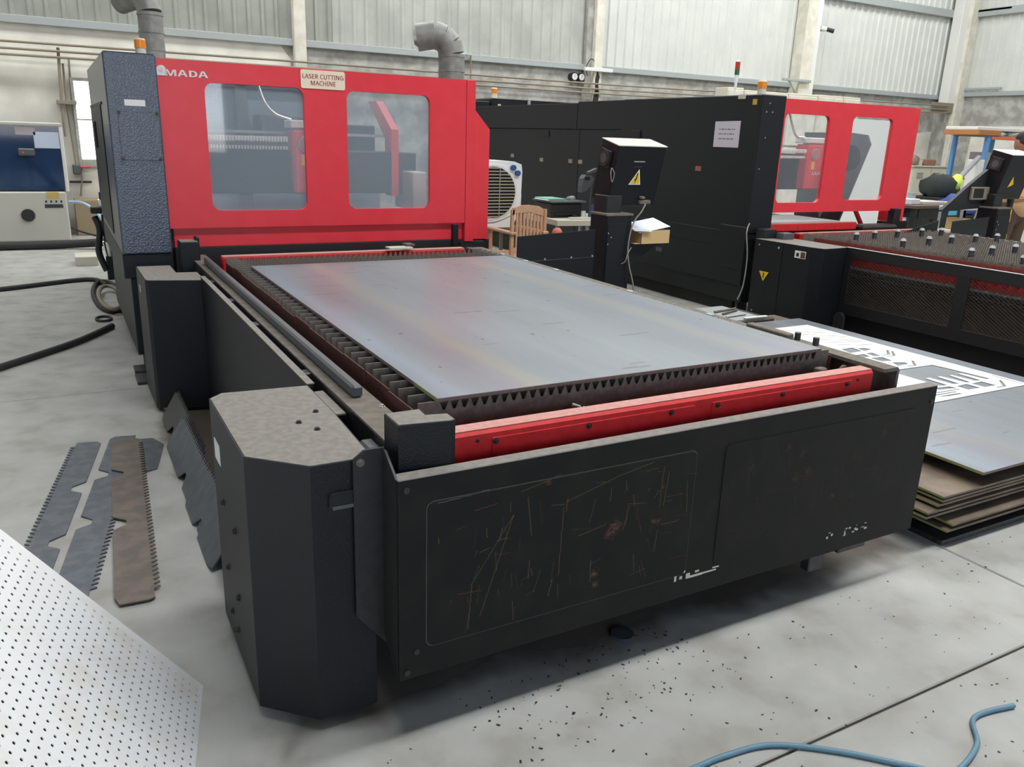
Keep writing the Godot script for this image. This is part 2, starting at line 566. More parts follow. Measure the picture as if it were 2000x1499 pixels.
func shell() -> void:
	var fl := struct("floor")
	P(fl, "screed", bx(XL - 0.3, -0.25, ZB - 0.3, XR + 0.3, -0.012, ZF + 0.3), M.joint)
	var xs := [XL - 0.3, -4.9, -1.0, 2.905, 6.8, 10.7, 14.6, XR + 0.3]
	var zs := [ZB - 0.3, -8.94, -5.04, -1.142, 2.76, ZF + 0.3]
	for i in xs.size() - 1:
		for k in zs.size() - 1:
			P(fl, "concrete_slab", bx(xs[i] + 0.004, -0.05, zs[k] + 0.004, xs[i + 1] - 0.004, 0.0, zs[k + 1] - 0.004, 0.004), M.concrete)
	# back wall: rendered masonry below, ribbed metal sheets above
	var wb := struct("wall_back")
	P(wb, "masonry", bx(XL - 0.3, 0, ZB - 0.25, XR + 0.3, 2.74, ZB), M.render)
	var wash := G.new()
	wash.prism(pv([XL, 0.0, 3.33, 0.0, 3.34, 2.52, 3.2, 2.70, 2.1, 2.72, 1.1, 2.70, 0.2, 2.72, -1.2, 2.69, XL, 2.71]), ZB, ZB + 0.012, 2)
	P(wb, "whitewash", wash, M.white)
	var wash2 := G.new()
	wash2.prism(pv([13.5, 0.0, 18.9, 0.0, 18.95, 1.2, 18.9, 1.98, 18.1, 1.90, 16.5, 1.93, 13.5, 1.90]), ZB, ZB + 0.012, 2)
	P(wb, "whitewash", wash2, M.white)
	P(wb, "girt", bx(XL, 2.70, ZB - 0.02, XR, 2.80, ZB + 0.07, 0.006), M.girt)
	P(wb, "girt", bx(3.6, 4.50, ZB + 0.02, XR, 4.66, ZB + 0.10, 0.006), M.girt)
	cladding(wb, XL, XR, 2.80, ROOF, 0)
	var wr := struct("wall_right")
	P(wr, "masonry", bx(XR, 0, ZB, XR + 0.25, 2.80, ZF), M.render)
	var w3 := G.new()
	w3.prism(pv([ZB + 0.7, 0.0, -8.0, 0.0, -8.0, 2.14, -10.0, 2.11, ZB + 0.85, 2.12, ZB + 0.75, 1.9]), XR - 0.012, XR, 0)
	P(wr, "whitewash", w3, M.white)
	P(wr, "girt", bx(XR - 0.07, 2.78, ZB, XR + 0.02, 2.88, ZF, 0.006), M.girt)
	P(wr, "girt", bx(XR - 0.10, 4.52, ZB, XR - 0.02, 4.68, ZF, 0.006), M.girt)
	cladding(wr, ZB, ZF, 2.86, ROOF, 1)
	var wl := struct("wall_left")
	P(wl, "masonry", bx(XL - 0.25, 0, ZB, XL, ROOF, -3.0), M.render)
	P(wl, "masonry", bx(XL - 0.25, 0, -1.0, XL, ROOF, ZF), M.render)
	P(wl, "lintel", bx(XL - 0.25, 3.0, -3.0, XL, ROOF, -1.0), M.render)
	var wf := struct("wall_front")
	# wide unglazed opening behind the camera, and a door farther right
	P(wf, "masonry", bx(XL - 0.25, 0, ZF, -3.0, ROOF, ZF + 0.25), M.roof)
	P(wf, "masonry", bx(3.2, 0, ZF, 12.0, ROOF, ZF + 0.25), M.roof)
	P(wf, "masonry", bx(15.0, 0, ZF, XR + 0.25, ROOF, ZF + 0.25), M.roof)
	P(wf, "parapet", bx(-3.0, 0.0, ZF, 3.2, 1.0, ZF + 0.25), M.roof)
	P(wf, "lintel", bx(-3.0, 4.2, ZF, 3.2, ROOF, ZF + 0.25), M.roof)
	P(wf, "lintel", bx(12.0, 4.2, ZF, 15.0, ROOF, ZF + 0.25), M.roof)
	var ce := struct("ceiling")
	var zz := [ZF + 0.25]
	var order := [3, 0, 1, 2]
	for i in order:
		var s = SKY[i]
		var z1: float = s[1] + s[3] / 2
		var z0: float = s[1] - s[3] / 2
		P(ce, "roof_sheet", bx(XL - 0.25, ROOF, z1, XR + 0.25, ROOF + 0.12, zz[-1]), M.roof)
		P(ce, "roof_sheet", bx(XL - 0.25, ROOF, z0, s[0] - s[2] / 2, ROOF + 0.12, z1), M.roof)
		P(ce, "roof_sheet", bx(s[0] + s[2] / 2, ROOF, z0, XR + 0.25, ROOF + 0.12, z1), M.roof)
		P(ce, "skylight_panel", bx(s[0] - s[2] / 2, ROOF, z0, s[0] + s[2] / 2, ROOF + 0.03, z1), M.lamp)
		zz.append(z0)
	P(ce, "roof_sheet", bx(XL - 0.25, ROOF, ZB - 0.25, XR + 0.25, ROOF + 0.12, zz[-1]), M.roof)
	for x in [3.47, 8.9, 14.1, 19.0]:
		P(ce, "rafter", bx(x - 0.09, ROOF - 0.35, ZB, x + 0.09, ROOF, ZF), M.girt)
	# window far left
	var wn := struct("window_1")
	org = Vector3.ZERO
	var fr := G.new()
	for q in [[0.33, 0.90, 0.37, 2.07], [0.57, 0.90, 0.61, 2.07], [0.37, 2.03, 0.57, 2.07], [0.37, 0.90, 0.57, 1.0], [0.37, 1.52, 0.57, 1.54]]:
		fr.box(V(q[0], q[1], ZB + 0.012), V(q[2], q[3], ZB + 0.09), 0.004)
	P(wn, "window_frame", fr, M.render)
	P(wn, "window_pane", bx(0.37, 1.0, ZB + 0.014, 0.57, 2.03, ZB + 0.03), M.lamp)

func cladding(parent: Node3D, a: float, b: float, y0: float, y1: float, side: int) -> void:
	# one ribbed sheet a metre wide, shared by all; each laps its neighbour by a rib
	var pr := PackedVector2Array()
	for k in 5:
		var u := k * 0.2
		for q in [[0.0, 0.0], [0.12, 0.0], [0.14, 0.028], [0.18, 0.028]]: pr.append(Vector2(u + q[0], q[1]))
	pr.append(Vector2(1.0, 0.0))
	pr.append(Vector2(1.015, 0.004))
	var g := G.new()
	for i in pr.size() - 1:
		var p := pr[i]
		var q := pr[i + 1]
		var d := q - p
		for s in [[0.0, 1.0], [-0.002, -1.0]]:
			g.quad(V(p.x, y0, p.y + s[0]), V(q.x, y0, q.y + s[0]), V(q.x, y1, q.y + s[0]), V(p.x, y1, p.y + s[0]), V(-d.y, 0, d.x) * s[1])
	var m := g.mesh()
	var x := a
	while x < b - 0.1:
		var o := share(parent, "cladding_sheet", m, M.cladding if side == 1 or x > 8.5 else (M.shadeclad if x < 3.2 else M.shadeclad2))  # shade towards the left is put into the sheet colour
		if side == 0: o.transform = Transform3D(Basis.IDENTITY, V(x, 0, ZB - 0.015))
		else: o.transform = Transform3D(Basis(V(0, 0, 1), V(0, 1, 0), V(-1, 0, 0)), V(XR + 0.015, 0, x))
		x += 1.0
	if side == 0: P(parent, "outer_skin", bx(a - 0.25, y0 - 0.1, ZB - 0.25, b + 0.25, y1, ZB - 0.08), M.girt)
	else: P(parent, "outer_skin", bx(XR + 0.08, y0 - 0.1, a - 0.25, XR + 0.25, y1, b + 0.25), M.girt)

func wall_things() -> void:
	var c := thing("column", V(3.47, 0, ZB), "slim cream concrete column behind the red screen, leftmost of the columns on the back wall", "column", "")
	P(c, "shaft", bx(3.38, 0, ZB, 3.56, ROOF, ZB + 0.14, 0.01), M.cream)
	c = thing("column", V(8.8, 0, ZB), "pale steel column with a short cross arm, right of the twin dial gauges", "column")
	P(c, "shaft", bx(8.62, 0, ZB, 8.90, ROOF, ZB + 0.10, 0.01), M.render)
	P(c, "flange", bx(8.74, 0, ZB + 0.10, 8.92, ROOF, ZB + 0.2, 0.01), M.cream)
	P(c, "cross_arm", bx(8.52, 2.68, ZB + 0.2, 9.12, 2.74, ZB + 0.26, 0.006), M.offwhite)
	var sm := G.new()
	sm.prism(pv([8.76, 2.06, 8.86, 2.08, 8.88, 2.3, 8.85, 2.48, 8.87, 2.6, 8.82, 2.72, 8.78, 2.55, 8.79, 2.36, 8.75, 2.2]), ZB + 0.2, ZB + 0.204, 2)
	P(c, "soot_mark", sm, M.bolt)
	c = thing("column", V(14.1, 0, ZB), "concrete column with a white steel post beside it, carrying the small camera", "column")
	P(c, "shaft", bx(13.82, 0, ZB, 14.12, ROOF, ZB + 0.3, 0.012), M.cream)
	P(c, "steel_post", bx(14.12, 2.45, ZB + 0.1, 14.28, ROOF, ZB + 0.26, 0.006), M.offwhite)
	P(c, "cross_arm", bx(13.3, 2.80, ZB + 0.3, 14.1, 2.85, ZB + 0.36, 0.005), M.girt)
	P(c, "brace", tb([V(13.5, 2.80, ZB + 0.33), V(13.85, 2.45, ZB + 0.3)], 0.015, 6), M.girt)
	c = thing("column", V(19.0, 0, ZB + 0.1), "broad stained concrete corner column with a pale flange at the far right", "column")
	P(c, "shaft", bx(18.95, 0, ZB, 19.25, ROOF, ZB + 0.42, 0.012), M.cream)
	P(c, "flange", bx(18.72, 2.5, ZB + 0.1, 18.97, ROOF, ZB + 0.34, 0.008), M.offwhite)
	P(c, "web", bx(18.78, 0, ZB, 18.96, 2.5, ZB + 0.3, 0.008), M.render)
	P(c, "cross_arm", bx(19.15, 2.92, ZB + 0.3, 19.2, 2.97, ZB + 1.3, 0.005), M.girt)
	P(c, "cross_arm", bx(19.15, 4.62, ZB + 0.3, 19.2, 4.67, ZB + 1.2, 0.005), M.girt)
	P(c, "bracket", bx(18.2, 2.40, ZB + 0.3, 19.1, 2.62, ZB + 0.36, 0.004), M.pipe, "rusty pipe bracket")
	for i in 3:
		var y: float = [2.47, 2.385, 2.31][i]
		S("pipe", tb([V(XL + 0.2, y - 0.02, ZB + 0.09), V(3.0, y, ZB + 0.24), V(8.6, y, ZB + 0.24), V(9.4, y, ZB + 0.3), V(18.7, y + 0.08, ZB + 0.4)], 0.017, 6), M.pipe, ["topmost thin pipe running along the whole back wall", "middle one of three thin pipes along the back wall", "lowest of the three thin pipes along the back wall"][i], "pipe", "three pipes along the back wall")
	S("pipe", tb([V(0.235, 2.43, ZB + 0.16), V(0.2, 1.7, ZB + 0.16), V(0.2, 1.3, ZB + 0.16)], 0.022, 6), M.pipe, "thick rusty drop pipe nearest the grey cabinet at the left wall", "pipe")
	S("pipe", tb([V(0.27, 2.24, ZB + 0.1), V(0.26, 1.7, ZB + 0.1), V(0.29, 0.9, ZB + 0.1)], 0.016, 6), M.pipe, "middle drop pipe between the grey cabinet and the narrow window", "pipe")
	S("pipe", tb(smooth([V(0.35, 2.33, ZB + 0.05), V(0.33, 1.7, ZB + 0.05), V(0.36, 1.0, ZB + 0.05), V(0.34, 0.75, ZB + 0.08), V(0.3, 0.5, ZB + 0.08)]), 0.014, 6), M.pipe, "thin bent drop pipe beside the narrow bright window", "pipe")
	var cl := G.new()
	cl.box(V(0.14, 1.72, ZB + 0.012), V(0.38, 1.77, ZB + 0.21), 0.004)
	S("pipe_clamp", cl, M.pipe, "rusty clamp holding the drop pipes to the white wall", "clamp")
	var vl := thing("valve", V(0.3, 0.8, ZB + 0.012), "small grey pressure regulator with a black handle below the drop pipes", "valve")
	P(vl, "body", bx(0.24, 0.80, ZB + 0.014, 0.34, 0.93, ZB + 0.13, 0.01), M.steelgrey)
	P(vl, "handle", bx(0.18, 0.68, ZB + 0.06, 0.46, 0.71, ZB + 0.09, 0.008), M.black)
	P(vl, "tap", cy(V(0.34, 0.9, ZB + 0.14), V(0.46, 0.9, ZB + 0.14), 0.012, 8), M.red, "red tap")
	for i in 2:
		var x: float = [8.39, 8.54][i]
		var gg := thing("gauge", V(x, 2.5, ZB), ["left one of two round dials beside the pale steel column", "right one of two round dials beside the pale steel column"][i], "gauge", "twin dial gauges")
		P(gg, "case", cy(V(x, 2.575, ZB), V(x, 2.575, ZB + 0.12), 0.072, 18), M.black)
		P(gg, "dial", cy(V(x, 2.575, ZB + 0.12), V(x, 2.575, ZB + 0.125), 0.056, 18), M.offwhite)
		P(gg, "needle", bx(x - 0.004, 2.56, ZB + 0.125, x + 0.004, 2.615, ZB + 0.128), M.ink)
		P(gg, "stem", cy(V(x, 2.42, ZB + 0.06), V(x, 2.51, ZB + 0.06), 0.012, 8), M.pipe)
	S("cable", tb(smooth([V(8.62, 2.6, ZB + 0.18), V(8.6, 2.75, ZB + 0.16), V(8.66, 2.88, ZB + 0.2), V(8.72, 2.86, ZB + 0.22)]), 0.008, 6), M.rubber, "short dark cable looping over the cross arm of the pale column", "cable")
	S("conduit", tb([V(6.23, 2.78, ZB + 0.1), V(6.33, 2.78, ZB + 0.1), V(6.33, 1.6, ZB + 0.1)], 0.013, 6), M.pipe, "thin vertical conduit left of the bent exhaust duct", "pipe")
	var cm := thing("security_camera", V(14.3, 3.8, ZB + 0.26), "small white security camera on the steel post high on the back wall", "camera")
	P(cm, "mount", bx(14.28, 3.82, ZB + 0.14, 14.33, 3.92, ZB + 0.24, 0.004), M.bolt)
	P(cm, "body", cy(V(14.33, 3.88, ZB + 0.2), V(14.44, 3.87, ZB + 0.26), 0.05, 12), M.offwhite)
	P(cm, "lens_hood", cy(V(14.44, 3.87, ZB + 0.26), V(14.56, 3.83, ZB + 0.36), 0.04, 12, 0.045), M.black)
	for a in [[11.42, 2.0, 11.83, 2.55, "leftmost cream cabinet top showing behind the black wall"], [11.85, 2.0, 13.02, 2.52, "wide cream cabinet top behind the amber lamp of the right machine"], [13.04, 2.0, 13.86, 2.53, "cream cabinet top behind the right red screen, third from the left"], [13.88, 2.0, 14.62, 2.54, "cream cabinet top behind the right red screen, fourth from the left"], [14.64, 2.0, 15.15, 2.54, "rightmost cream cabinet top behind the right red screen"]]:
		var k := thing("cabinet", V((a[0] + a[2]) / 2, 0, -12.75), a[4], "cabinet", "row of cream cabinets along the back wall")
		P(k, "body", bx(a[0], 0.0, -12.75, a[2], a[3], -12.4, 0.01), M.lockergrey)
		P(k, "cover", bx(a[0] + 0.02, 0.1, -12.4, a[2] - 0.02, a[3] - 0.05, -12.38, 0.006), M.cream)
	for d in [[3.18, 2, "galvanised exhaust duct with a jointed elbow rising behind the middle of the red screen", true], [0.805, 1, "weathered round exhaust duct at the far left behind the blue black cabinet", false]]:
		var x: float = d[0] + 0.24 if d[3] else d[0]
		var z := -7.5
		var o := thing("exhaust_duct", V(x, 1.1, z), d[2], "duct", "exhaust ducts")
		var R := 0.122 if d[3] else 0.092
		var top := 2.22 if d[3] else 2.34
		var low := G.new()
		low.cyl(V(x, 1.1, z), V(x, top, z), R, 22)
		P(o, "pipe", low, M.duct)
		for i in 4:
			var yy := top - 0.02 - i * 0.13
			P(o, "seam_ring", cy(V(x, yy - 0.006, z), V(x, yy + 0.006, z), R + 0.005, 22), M.duct)
		# elbow of four gores turning to the left, ending in an open mouth
		var path := []
		var er := R * 1.35
		var dirx := V(-0.9, 0, -0.42).normalized() if d[3] else V(-0.55, 0, -0.83).normalized()
		for i in 5:
			var a := deg_to_rad([0, 28, 56, 86, 112][i])
			path.append(V(x, top, z) + dirx * (er - er * cos(a)) + Vector3.UP * er * sin(a))
		for i in 4:
			P(o, "elbow_gore", cy(path[i], path[i + 1] + (path[i + 1] - path[i]).normalized() * 0.02, R, 22), M.duct)
		var tip: Vector3 = path[4] + (path[4] - path[3]).normalized() * (0.10 if d[3] else 0.16)
		P(o, "outlet", cy(path[4], tip, R, 22, R * 1.02), M.duct)
		var fo := G.new()
		fo.cyl(tip, tip + (path[4] - path[3]).normalized() * 0.03, R * 0.98, 22, R * 0.7)
		P(o, "outlet_lining", fo, M.foil, "shiny foil lining")
	# grey cabinet machine on the left
	var k := thing("machine_cabinet", V(-0.9, 0, -12.0), "pale grey machine cabinet with a dark blue window at the left edge", "machine")
	var z := -11.7
	P(k, "body", bx(-2.0, 0.06, -12.9, 0.11, 0.66, z, 0.015), M.beige)
	P(k, "plinth", bx(-1.9, 0.0, -12.85, 0.06, 0.06, z - 0.05), M.dark)
	P(k, "hood_top", bx(-2.0, 1.43, -12.9, 0.15, 1.475, z, 0.012), M.beige)
	P(k, "side_frame", bx(0.11, 0.66, -12.9, 0.15, 1.43, z, 0.008), M.offwhite)
	P(k, "hood_back", bx(-2.0, 0.66, -12.9, 0.11, 1.43, -12.5), M.navy)
	P(k, "work_unit", bx(-0.48, 0.70, -12.4, -0.27, 1.03, -12.1, 0.01), M.steelgrey)
	P(k, "work_unit", bx(-0.24, 0.70, -12.4, -0.03, 1.03, -12.1, 0.01), M.steelgrey)
	P(k, "front_window", bx(-2.0, 0.68, z - 0.03, 0.11, 1.43, z - 0.02), M.blueglass)
	P(k, "name_plate", bx(-0.35, 1.325, z - 0.02, -0.14, 1.415, z - 0.012, 0.002), pict(paper_image(3, 2, rgb(190, 110, 110), rgb(188, 180, 186), 90, 40)))
	P(k, "document_sleeve", bx(-0.165, 1.175, z - 0.02, 0.105, 1.365, z - 0.012, 0.002), pict(paper_image(5, 3, rgb(170, 178, 200), rgb(196, 206, 226), 90, 64), 0.15))
	var dd := P(k, "control_unit", bx(-0.345, 1.085, z - 0.02, -0.17, 1.17, z + 0.05, 0.012), M.steelgrey)
	P(dd, "indicator_lamp", cy(V(-0.295, 1.125, z + 0.05), V(-0.295, 1.125, z + 0.058), 0.012, 10), mat(rgb(230, 60, 60), 0.3))
	P(k, "round_vent", cy(V(-0.33, 0.38, z), V(-0.33, 0.38, z + 0.03), 0.075, 20), M.rubber)
	P(k, "warning_label", bx(-0.11, 0.58, z, 0.03, 0.655, z + 0.003), mat(rgb(196, 172, 96), 0.6))
	P(k, "spec_plate", bx(-0.14, 0.465, z, 0.06, 0.51, z + 0.003), pict(paper_image(6, 1, rgb(150, 152, 158), rgb(52, 56, 62), 80, 20)))
	for i in 4: P(k, "warning_label", bx(-0.13 + i * 0.055, 0.53, z, -0.11 + i * 0.055, 0.555, z + 0.003), M.ink)
	# right background: locker, rack, white boards
	k = thing("locker", V(17.9, 0, -12.5), "pale beige two-door locker against the back wall at the right", "locker")
	P(k, "body", bx(17.2, 0.0, -12.9, 18.45, 1.16, -12.35, 0.01), M.lockergrey)
	P(k, "top", bx(17.16, 1.16, -12.92, 18.49, 1.19, -12.32, 0.005), M.lockergrey)
	for i in 2:
		var dr := P(k, "door", bx(17.23 + i * 0.61, 0.06, -12.35, 17.81 + i * 0.61, 1.13, -12.33, 0.004), M.lockergrey)
		for j in 5: P(dr, "vent_slot", bx(17.33 + i * 0.61, 0.9 + j * 0.03, -12.33, 17.55 + i * 0.61, 0.912 + j * 0.03, -12.327), M.steelgrey)
		P(dr, "handle", bx(17.75 + i * 0.1, 0.5, -12.33, 17.78 + i * 0.1, 0.62, -12.30, 0.004), M.steelgrey)
	S("bag", rough_lump(V(17.4, 1.19, -12.6), V(0.2, 0.14, 0.15), 3), M.pipe, "brown cloth bundle on the left of the locker top", "bag")
	S("jar", cy(V(17.66, 1.19, -12.55), V(17.66, 1.32, -12.55), 0.05, 12, 0.065), M.lockergrey, "cream tapered pot in the middle of the locker top", "pot")
	S("box", bx(17.82, 1.19, -12.75, 18.2, 1.33, -12.5, 0.02), mat(rgb(146, 104, 92), 0.8), "reddish brown box on the right of the locker top", "box")
	k = thing("storage_rack", V(17.4, 0, -10.6), "blue and orange pallet rack along the right wall carrying a carton", "rack")
	for x in [16.75, 18.05]:
		for zz in [-10.5, -11.2]: P(k, "upright", bx(x, 0, zz - 0.04, x + 0.09, 1.84, zz + 0.04, 0.005), mat(rgb(96, 150, 206), 0.5))
	for q in [[1.78, 1.84], [0.9, 0.96]]: P(k, "beam", bx(16.84, q[0], -10.5, 18.6, q[1], -10.44, 0.005), mat(rgb(238, 104, 72), 0.5))
	P(k, "shelf_board", bx(16.75, 1.84, -11.25, 18.7, 1.86, -10.45), M.pipe)
	P(k, "shelf_board", bx(16.75, 0.96, -11.25, 18.7, 0.98, -10.45), M.pipe)
	S("carton", bx(16.35, 1.86, -11.2, 17.1, 1.955, -10.42, 0.005), mat(rgb(176, 122, 76), 0.8), "long brown carton lying on top of the blue rack", "box")
	S("board", bx(16.4, 1.955, -11.2, 18.6, 2.02, -10.5, 0.01), M.offwhite, "white foam board lying across the carton on the rack", "board")
	for a in [[17.3, 0.12, M.offwhite, "pale loose sack near the front of the rack top"], [17.75, 0.1, M.beige, "beige loose wrapping at the right of the rack top"]]:
		S("wrapping", rough_lump(V(a[0], 1.86, -10.62), V(0.22, 0.05, 0.12), 4), a[2], a[3], "wrapping")
	for a in [[17.0, 0.18, 0.55, rgb(158, 148, 150), "grey folder leftmost on the rack's lower shelf"], [17.25, 0.06, 0.5, rgb(46, 50, 60), "narrow dark folder standing on the rack's lower shelf"], [17.42, 0.1, 0.45, rgb(120, 114, 116), "mid grey carton standing on the rack's lower shelf"], [17.75, 0.3, 0.3, rgb(70, 52, 54), "dark maroon bundle on the rack's lower shelf"]]:
		S("folder", bx(a[0] - a[1] / 2, 0.98, -10.9, a[0] + a[1] / 2, 0.98 + a[2], -10.55, 0.01), mat(a[3], 0.7), a[4], "folder", "")

func rough_lump(at: Vector3, r: Vector3, seed_: int) -> G:   # soft bundle resting on at
	var g := G.new()
	var nz := FastNoiseLite.new()
	nz.seed = seed_
	nz.frequency = 1.2
	var n := 14
	var pt := func(i: int, k: int) -> Vector3:
		var a := TAU * k / n
		var b := PI * i / 8.0
		var d := V(sin(b) * cos(a), cos(b), sin(b) * sin(a))
		var s := 1.0 + 0.35 * nz.get_noise_3dv(d)
		var q := V(d.x * r.x, d.y * r.y, d.z * r.z) * s
		return at + V(q.x, maxf(q.y + r.y * 0.7, 0.0), q.z)
	for i in 8:
		for k in n:
			var a: Vector3 = pt.call(i, k)
			var b: Vector3 = pt.call(i, k + 1)
			var c: Vector3 = pt.call(i + 1, k + 1)
			var d: Vector3 = pt.call(i + 1, k)
			var o := at + V(0, r.y * 0.6, 0)
			g.stri([a, b, c], [(a - o).normalized(), (b - o).normalized(), (c - o).normalized()])
			g.stri([a, c, d], [(a - o).normalized(), (c - o).normalized(), (d - o).normalized()])
	return g

# ---------------------------------------------------------------- laser cutting machines
func window_frame(g: G, x0: float, x1: float, y0: float, y1: float, wins: Array, z0: float, z1: float) -> void:
	# a panel with rounded window openings: plain strips between, shaped pieces over and under each opening
	var x := x0
	for w in wins:
		g.prism(pv([x, y0, w[0], y0, w[0], y1, x, y1]), z0, z1, 2)
		var r: float = w[4]
		var up := pv([w[0], y1, w[1], y1, w[1], w[3] - r])
		var lo := pv([w[0], y0, w[1], y0, w[1], w[2] + r])
		for i in range(1, 7): up.append(Vector2(w[1] - r, w[3] - r) + Vector2.from_angle(PI / 2 * i / 6) * r)
		for i in 7: up.append(Vector2(w[0] + r, w[3] - r) + Vector2.from_angle(PI / 2 + PI / 2 * i / 6) * r)
		for i in range(1, 7): lo.append(Vector2(w[1] - r, w[2] + r) + Vector2.from_angle(-PI / 2 * i / 6) * r)
		for i in 7: lo.append(Vector2(w[0] + r, w[2] + r) + Vector2.from_angle(-PI / 2 - PI / 2 * i / 6) * r)
		g.prism(up, z0, z1, 2)
		g.prism(lo, z0, z1, 2)
		x = w[1]
	g.prism(pv([x, y0, x1, y0, x1, y1, x, y1]), z0, z1, 2)

func make_laser(dx: float, dy: float, px0: float, px1: float, zb: float, cx: float, label: String, second: bool) -> Node3D:
	var o := thing("laser_cutting_machine", V(dx + 1.6, 0, -6.2), label, "machine", "")
	var zf := -5.5
	var zp := -5.33
	var H := 1.875 + dy
	# corner cabinet of hammered blue-black steel
	P(o, "corner_cabinet", bx(px0, 0.745, -7.3, px1, H, zp, 0.008), M.navy if not second else M.paint)
	P(o, "cabinet_plinth", bx(px0 - 0.002, 0.60, -7.28, px1 + 0.002, 0.745, zp - 0.012, 0.004), M.paint)
	P(o, "cabinet_foot", bx(px0 + 0.03, 0.12, -7.2, px0 + 0.14, 0.60, zp - 0.02, 0.004), M.paint)
	P(o, "leveling_pad", bx(px0 + 0.0, 0.0, -5.5, px0 + 0.16, 0.02, -5.36, 0.004), M.darksteel)
	P(o, "leveling_bolt", cy(V(px0 + 0.08, 0.02, -5.43), V(px0 + 0.08, 0.13, -5.43), 0.02, 10), M.darksteel)
	if not second:
		var ap := P(o, "access_panel", bx(0.356, 1.289, zp, 0.570, 1.557, zp + 0.006, 0.002), M.navy)
		for q in [[0.362, 1.551], [0.562, 1.551], [0.362, 1.295], [0.562, 1.295]]: P(ap, "panel_knob", cy(V(q[0], q[1], zp + 0.005), V(q[0], q[1], zp + 0.014), 0.009, 10), M.bolt)
		P(o, "white_label", bx(0.397, 1.589, zp, 0.506, 1.623, zp + 0.002), M.offwhite)
		var sd := P(o, "side_door", bx(px0 - 0.006, 0.80, -7.25, px0, 1.60, -5.95, 0.003), M.paint)
		P(sd, "door_handle", bx(px0 - 0.02, 1.32, -6.75, px0 - 0.006, 1.50, -6.70, 0.004), M.black)
		P(o, "side_trim", bx(px0 - 0.008, 1.60, -7.28, px0, 1.615, -5.8), M.black)
		P(o, "rear_body", bx(0.55, 0.1, -9.0, 2.6, 1.55, -7.35, 0.01), M.paint)
	else:
		# long side of the resonator housing: upper and lower cladding panels with a seam
		P(o, "side_panel_upper", bx(px0, 1.606, -8.17, px0 + 0.27, H - 0.005, -5.345, 0.004), M.paint)
		P(o, "side_panel_lower", bx(px0, 0.28, -8.10, px0 + 0.27, 1.60, -5.345, 0.004), M.paint)
		P(o, "side_panel_upper", bx(px0, 1.606, zb, px0 + 0.27, H - 0.02, -8.175, 0.004), M.paint)
		P(o, "side_panel_lower", bx(px0, 0.28, zb, px0 + 0.27, 1.60, -8.105, 0.004), M.paint)
		P(o, "base_frame", bx(px0 + 0.08, 0.0, zb, px0 + 0.27, 0.30, -5.5), M.dark)
		P(o, "lower_skirt", bx(px0 - 0.01, 0.42, -5.66, px0 + 0.1, 0.80, -5.34, 0.004), M.paint)
		for q in [[1.265, -9.68, 0], [1.24, -8.93, 0], [1.25, -8.27, 0], [1.25, -8.06, 0], [1.27, -6.05, 1]]:
			P(o, "small_label", bx(px0 - 0.002, q[0] - 0.022, q[1] - 0.04, px0, q[0] + 0.022, q[1] + 0.04), mat(rgb(150, 140, 128), 0.6) if q[2] == 0 else mat(rgb(150, 92, 84), 0.6))
		P(o, "yellow_label", bx(px0 - 0.002, 1.826, -5.44, px0, 1.872, -5.39), mat(rgb(190, 158, 50), 0.6))
		P(o, "metal_latch", bx(px0 - 0.006, H - 0.035, -5.62, px0 + 0.06, H + 0.006, -5.53, 0.003), M.beige)
		for q in [[1.57, -7.05], [1.55, -8.85]]: P(o, "side_handle", bx(px0 - 0.012, q[0] - 0.035, q[1] - 0.08, px0, q[0] + 0.035, q[1] + 0.08, 0.006), M.dark)
		P(o, "side_label", bx(px0 - 0.002, 0.435, -6.57, px0, 0.475, -6.48), M.steelgrey)
		P(o, "notice_sheet", notice(px0 - 0.003), pict(paper_image(9, 3, rgb(120, 112, 124), rgb(204, 196, 208), 64, 64)), "printed notice sheet")
		for q in [[0.09, 1.84], [0.06, 1.77], [0.13, 1.77], [0.08, 1.56], [0.05, 1.3]]: P(o, "rivet", cy(V(px0 + q[0], q[1], zp), V(px0 + q[0], q[1], zp + 0.004), 0.006, 8), M.girt)
		P(o, "rear_body", bx(px0 + 0.55, 0.1, zb, 7.5, 1.3, -9.6, 0.01), M.paint)
	# red front screen
	var wins := [[dx + 0.862, dx + 1.468, 0.980 + dy, 1.748 + dy, 0.055], [dx + 1.752, dx + 2.350, 0.982 + dy, 1.748 + dy, 0.055]]
	if second: wins = [[5.775, 6.352, 0.995, 1.778, 0.055], [6.664, 7.235, 1.015, 1.788, 0.055]]
	var sc := G.new()
	window_frame(sc, px1 - 0.02, dx + 2.627, 0.873 + dy, H - 0.008, wins, zf - 0.035, zf)
	var scr := P(o, "front_screen", sc, M.red)
	for w in wins:
		P(scr, "window_pane", bx(w[0] - 0.01, w[2] - 0.01, zf - 0.026, w[1] + 0.01, w[3] + 0.01, zf - 0.020), M.glass)
		if not second: P(scr, "haze_film", bx(w[0] - 0.01, w[2] - 0.01, zf - 0.0285, w[1] + 0.01, w[3] + 0.01, zf - 0.028), M.film, "", "stuff")  # lays the reflected haze over the pane as colour
	if not second:
		var sl := G.new()
		sl.prism(rr(1.452, 1.748, 1.742, 1.861, 0.012), zf, zf + 0.006, 2)
		var sp := P(o, "sign_plate", sl, mat(rgb(238, 222, 200), 0.5), "cream sign plate with red lettering")
		text(sp, "sign_lettering", "LASER CUTTING", V(1.597, 1.822, zf + 0.006), 0.027, mat(rgb(150, 50, 50), 0.6), Basis.IDENTITY, false, 1.03)
		text(sp, "sign_lettering", "MACHINE", V(1.597, 1.782, zf + 0.006), 0.027, mat(rgb(150, 50, 50), 0.6), Basis.IDENTITY, false, 1.03)
		var lg := G.new()
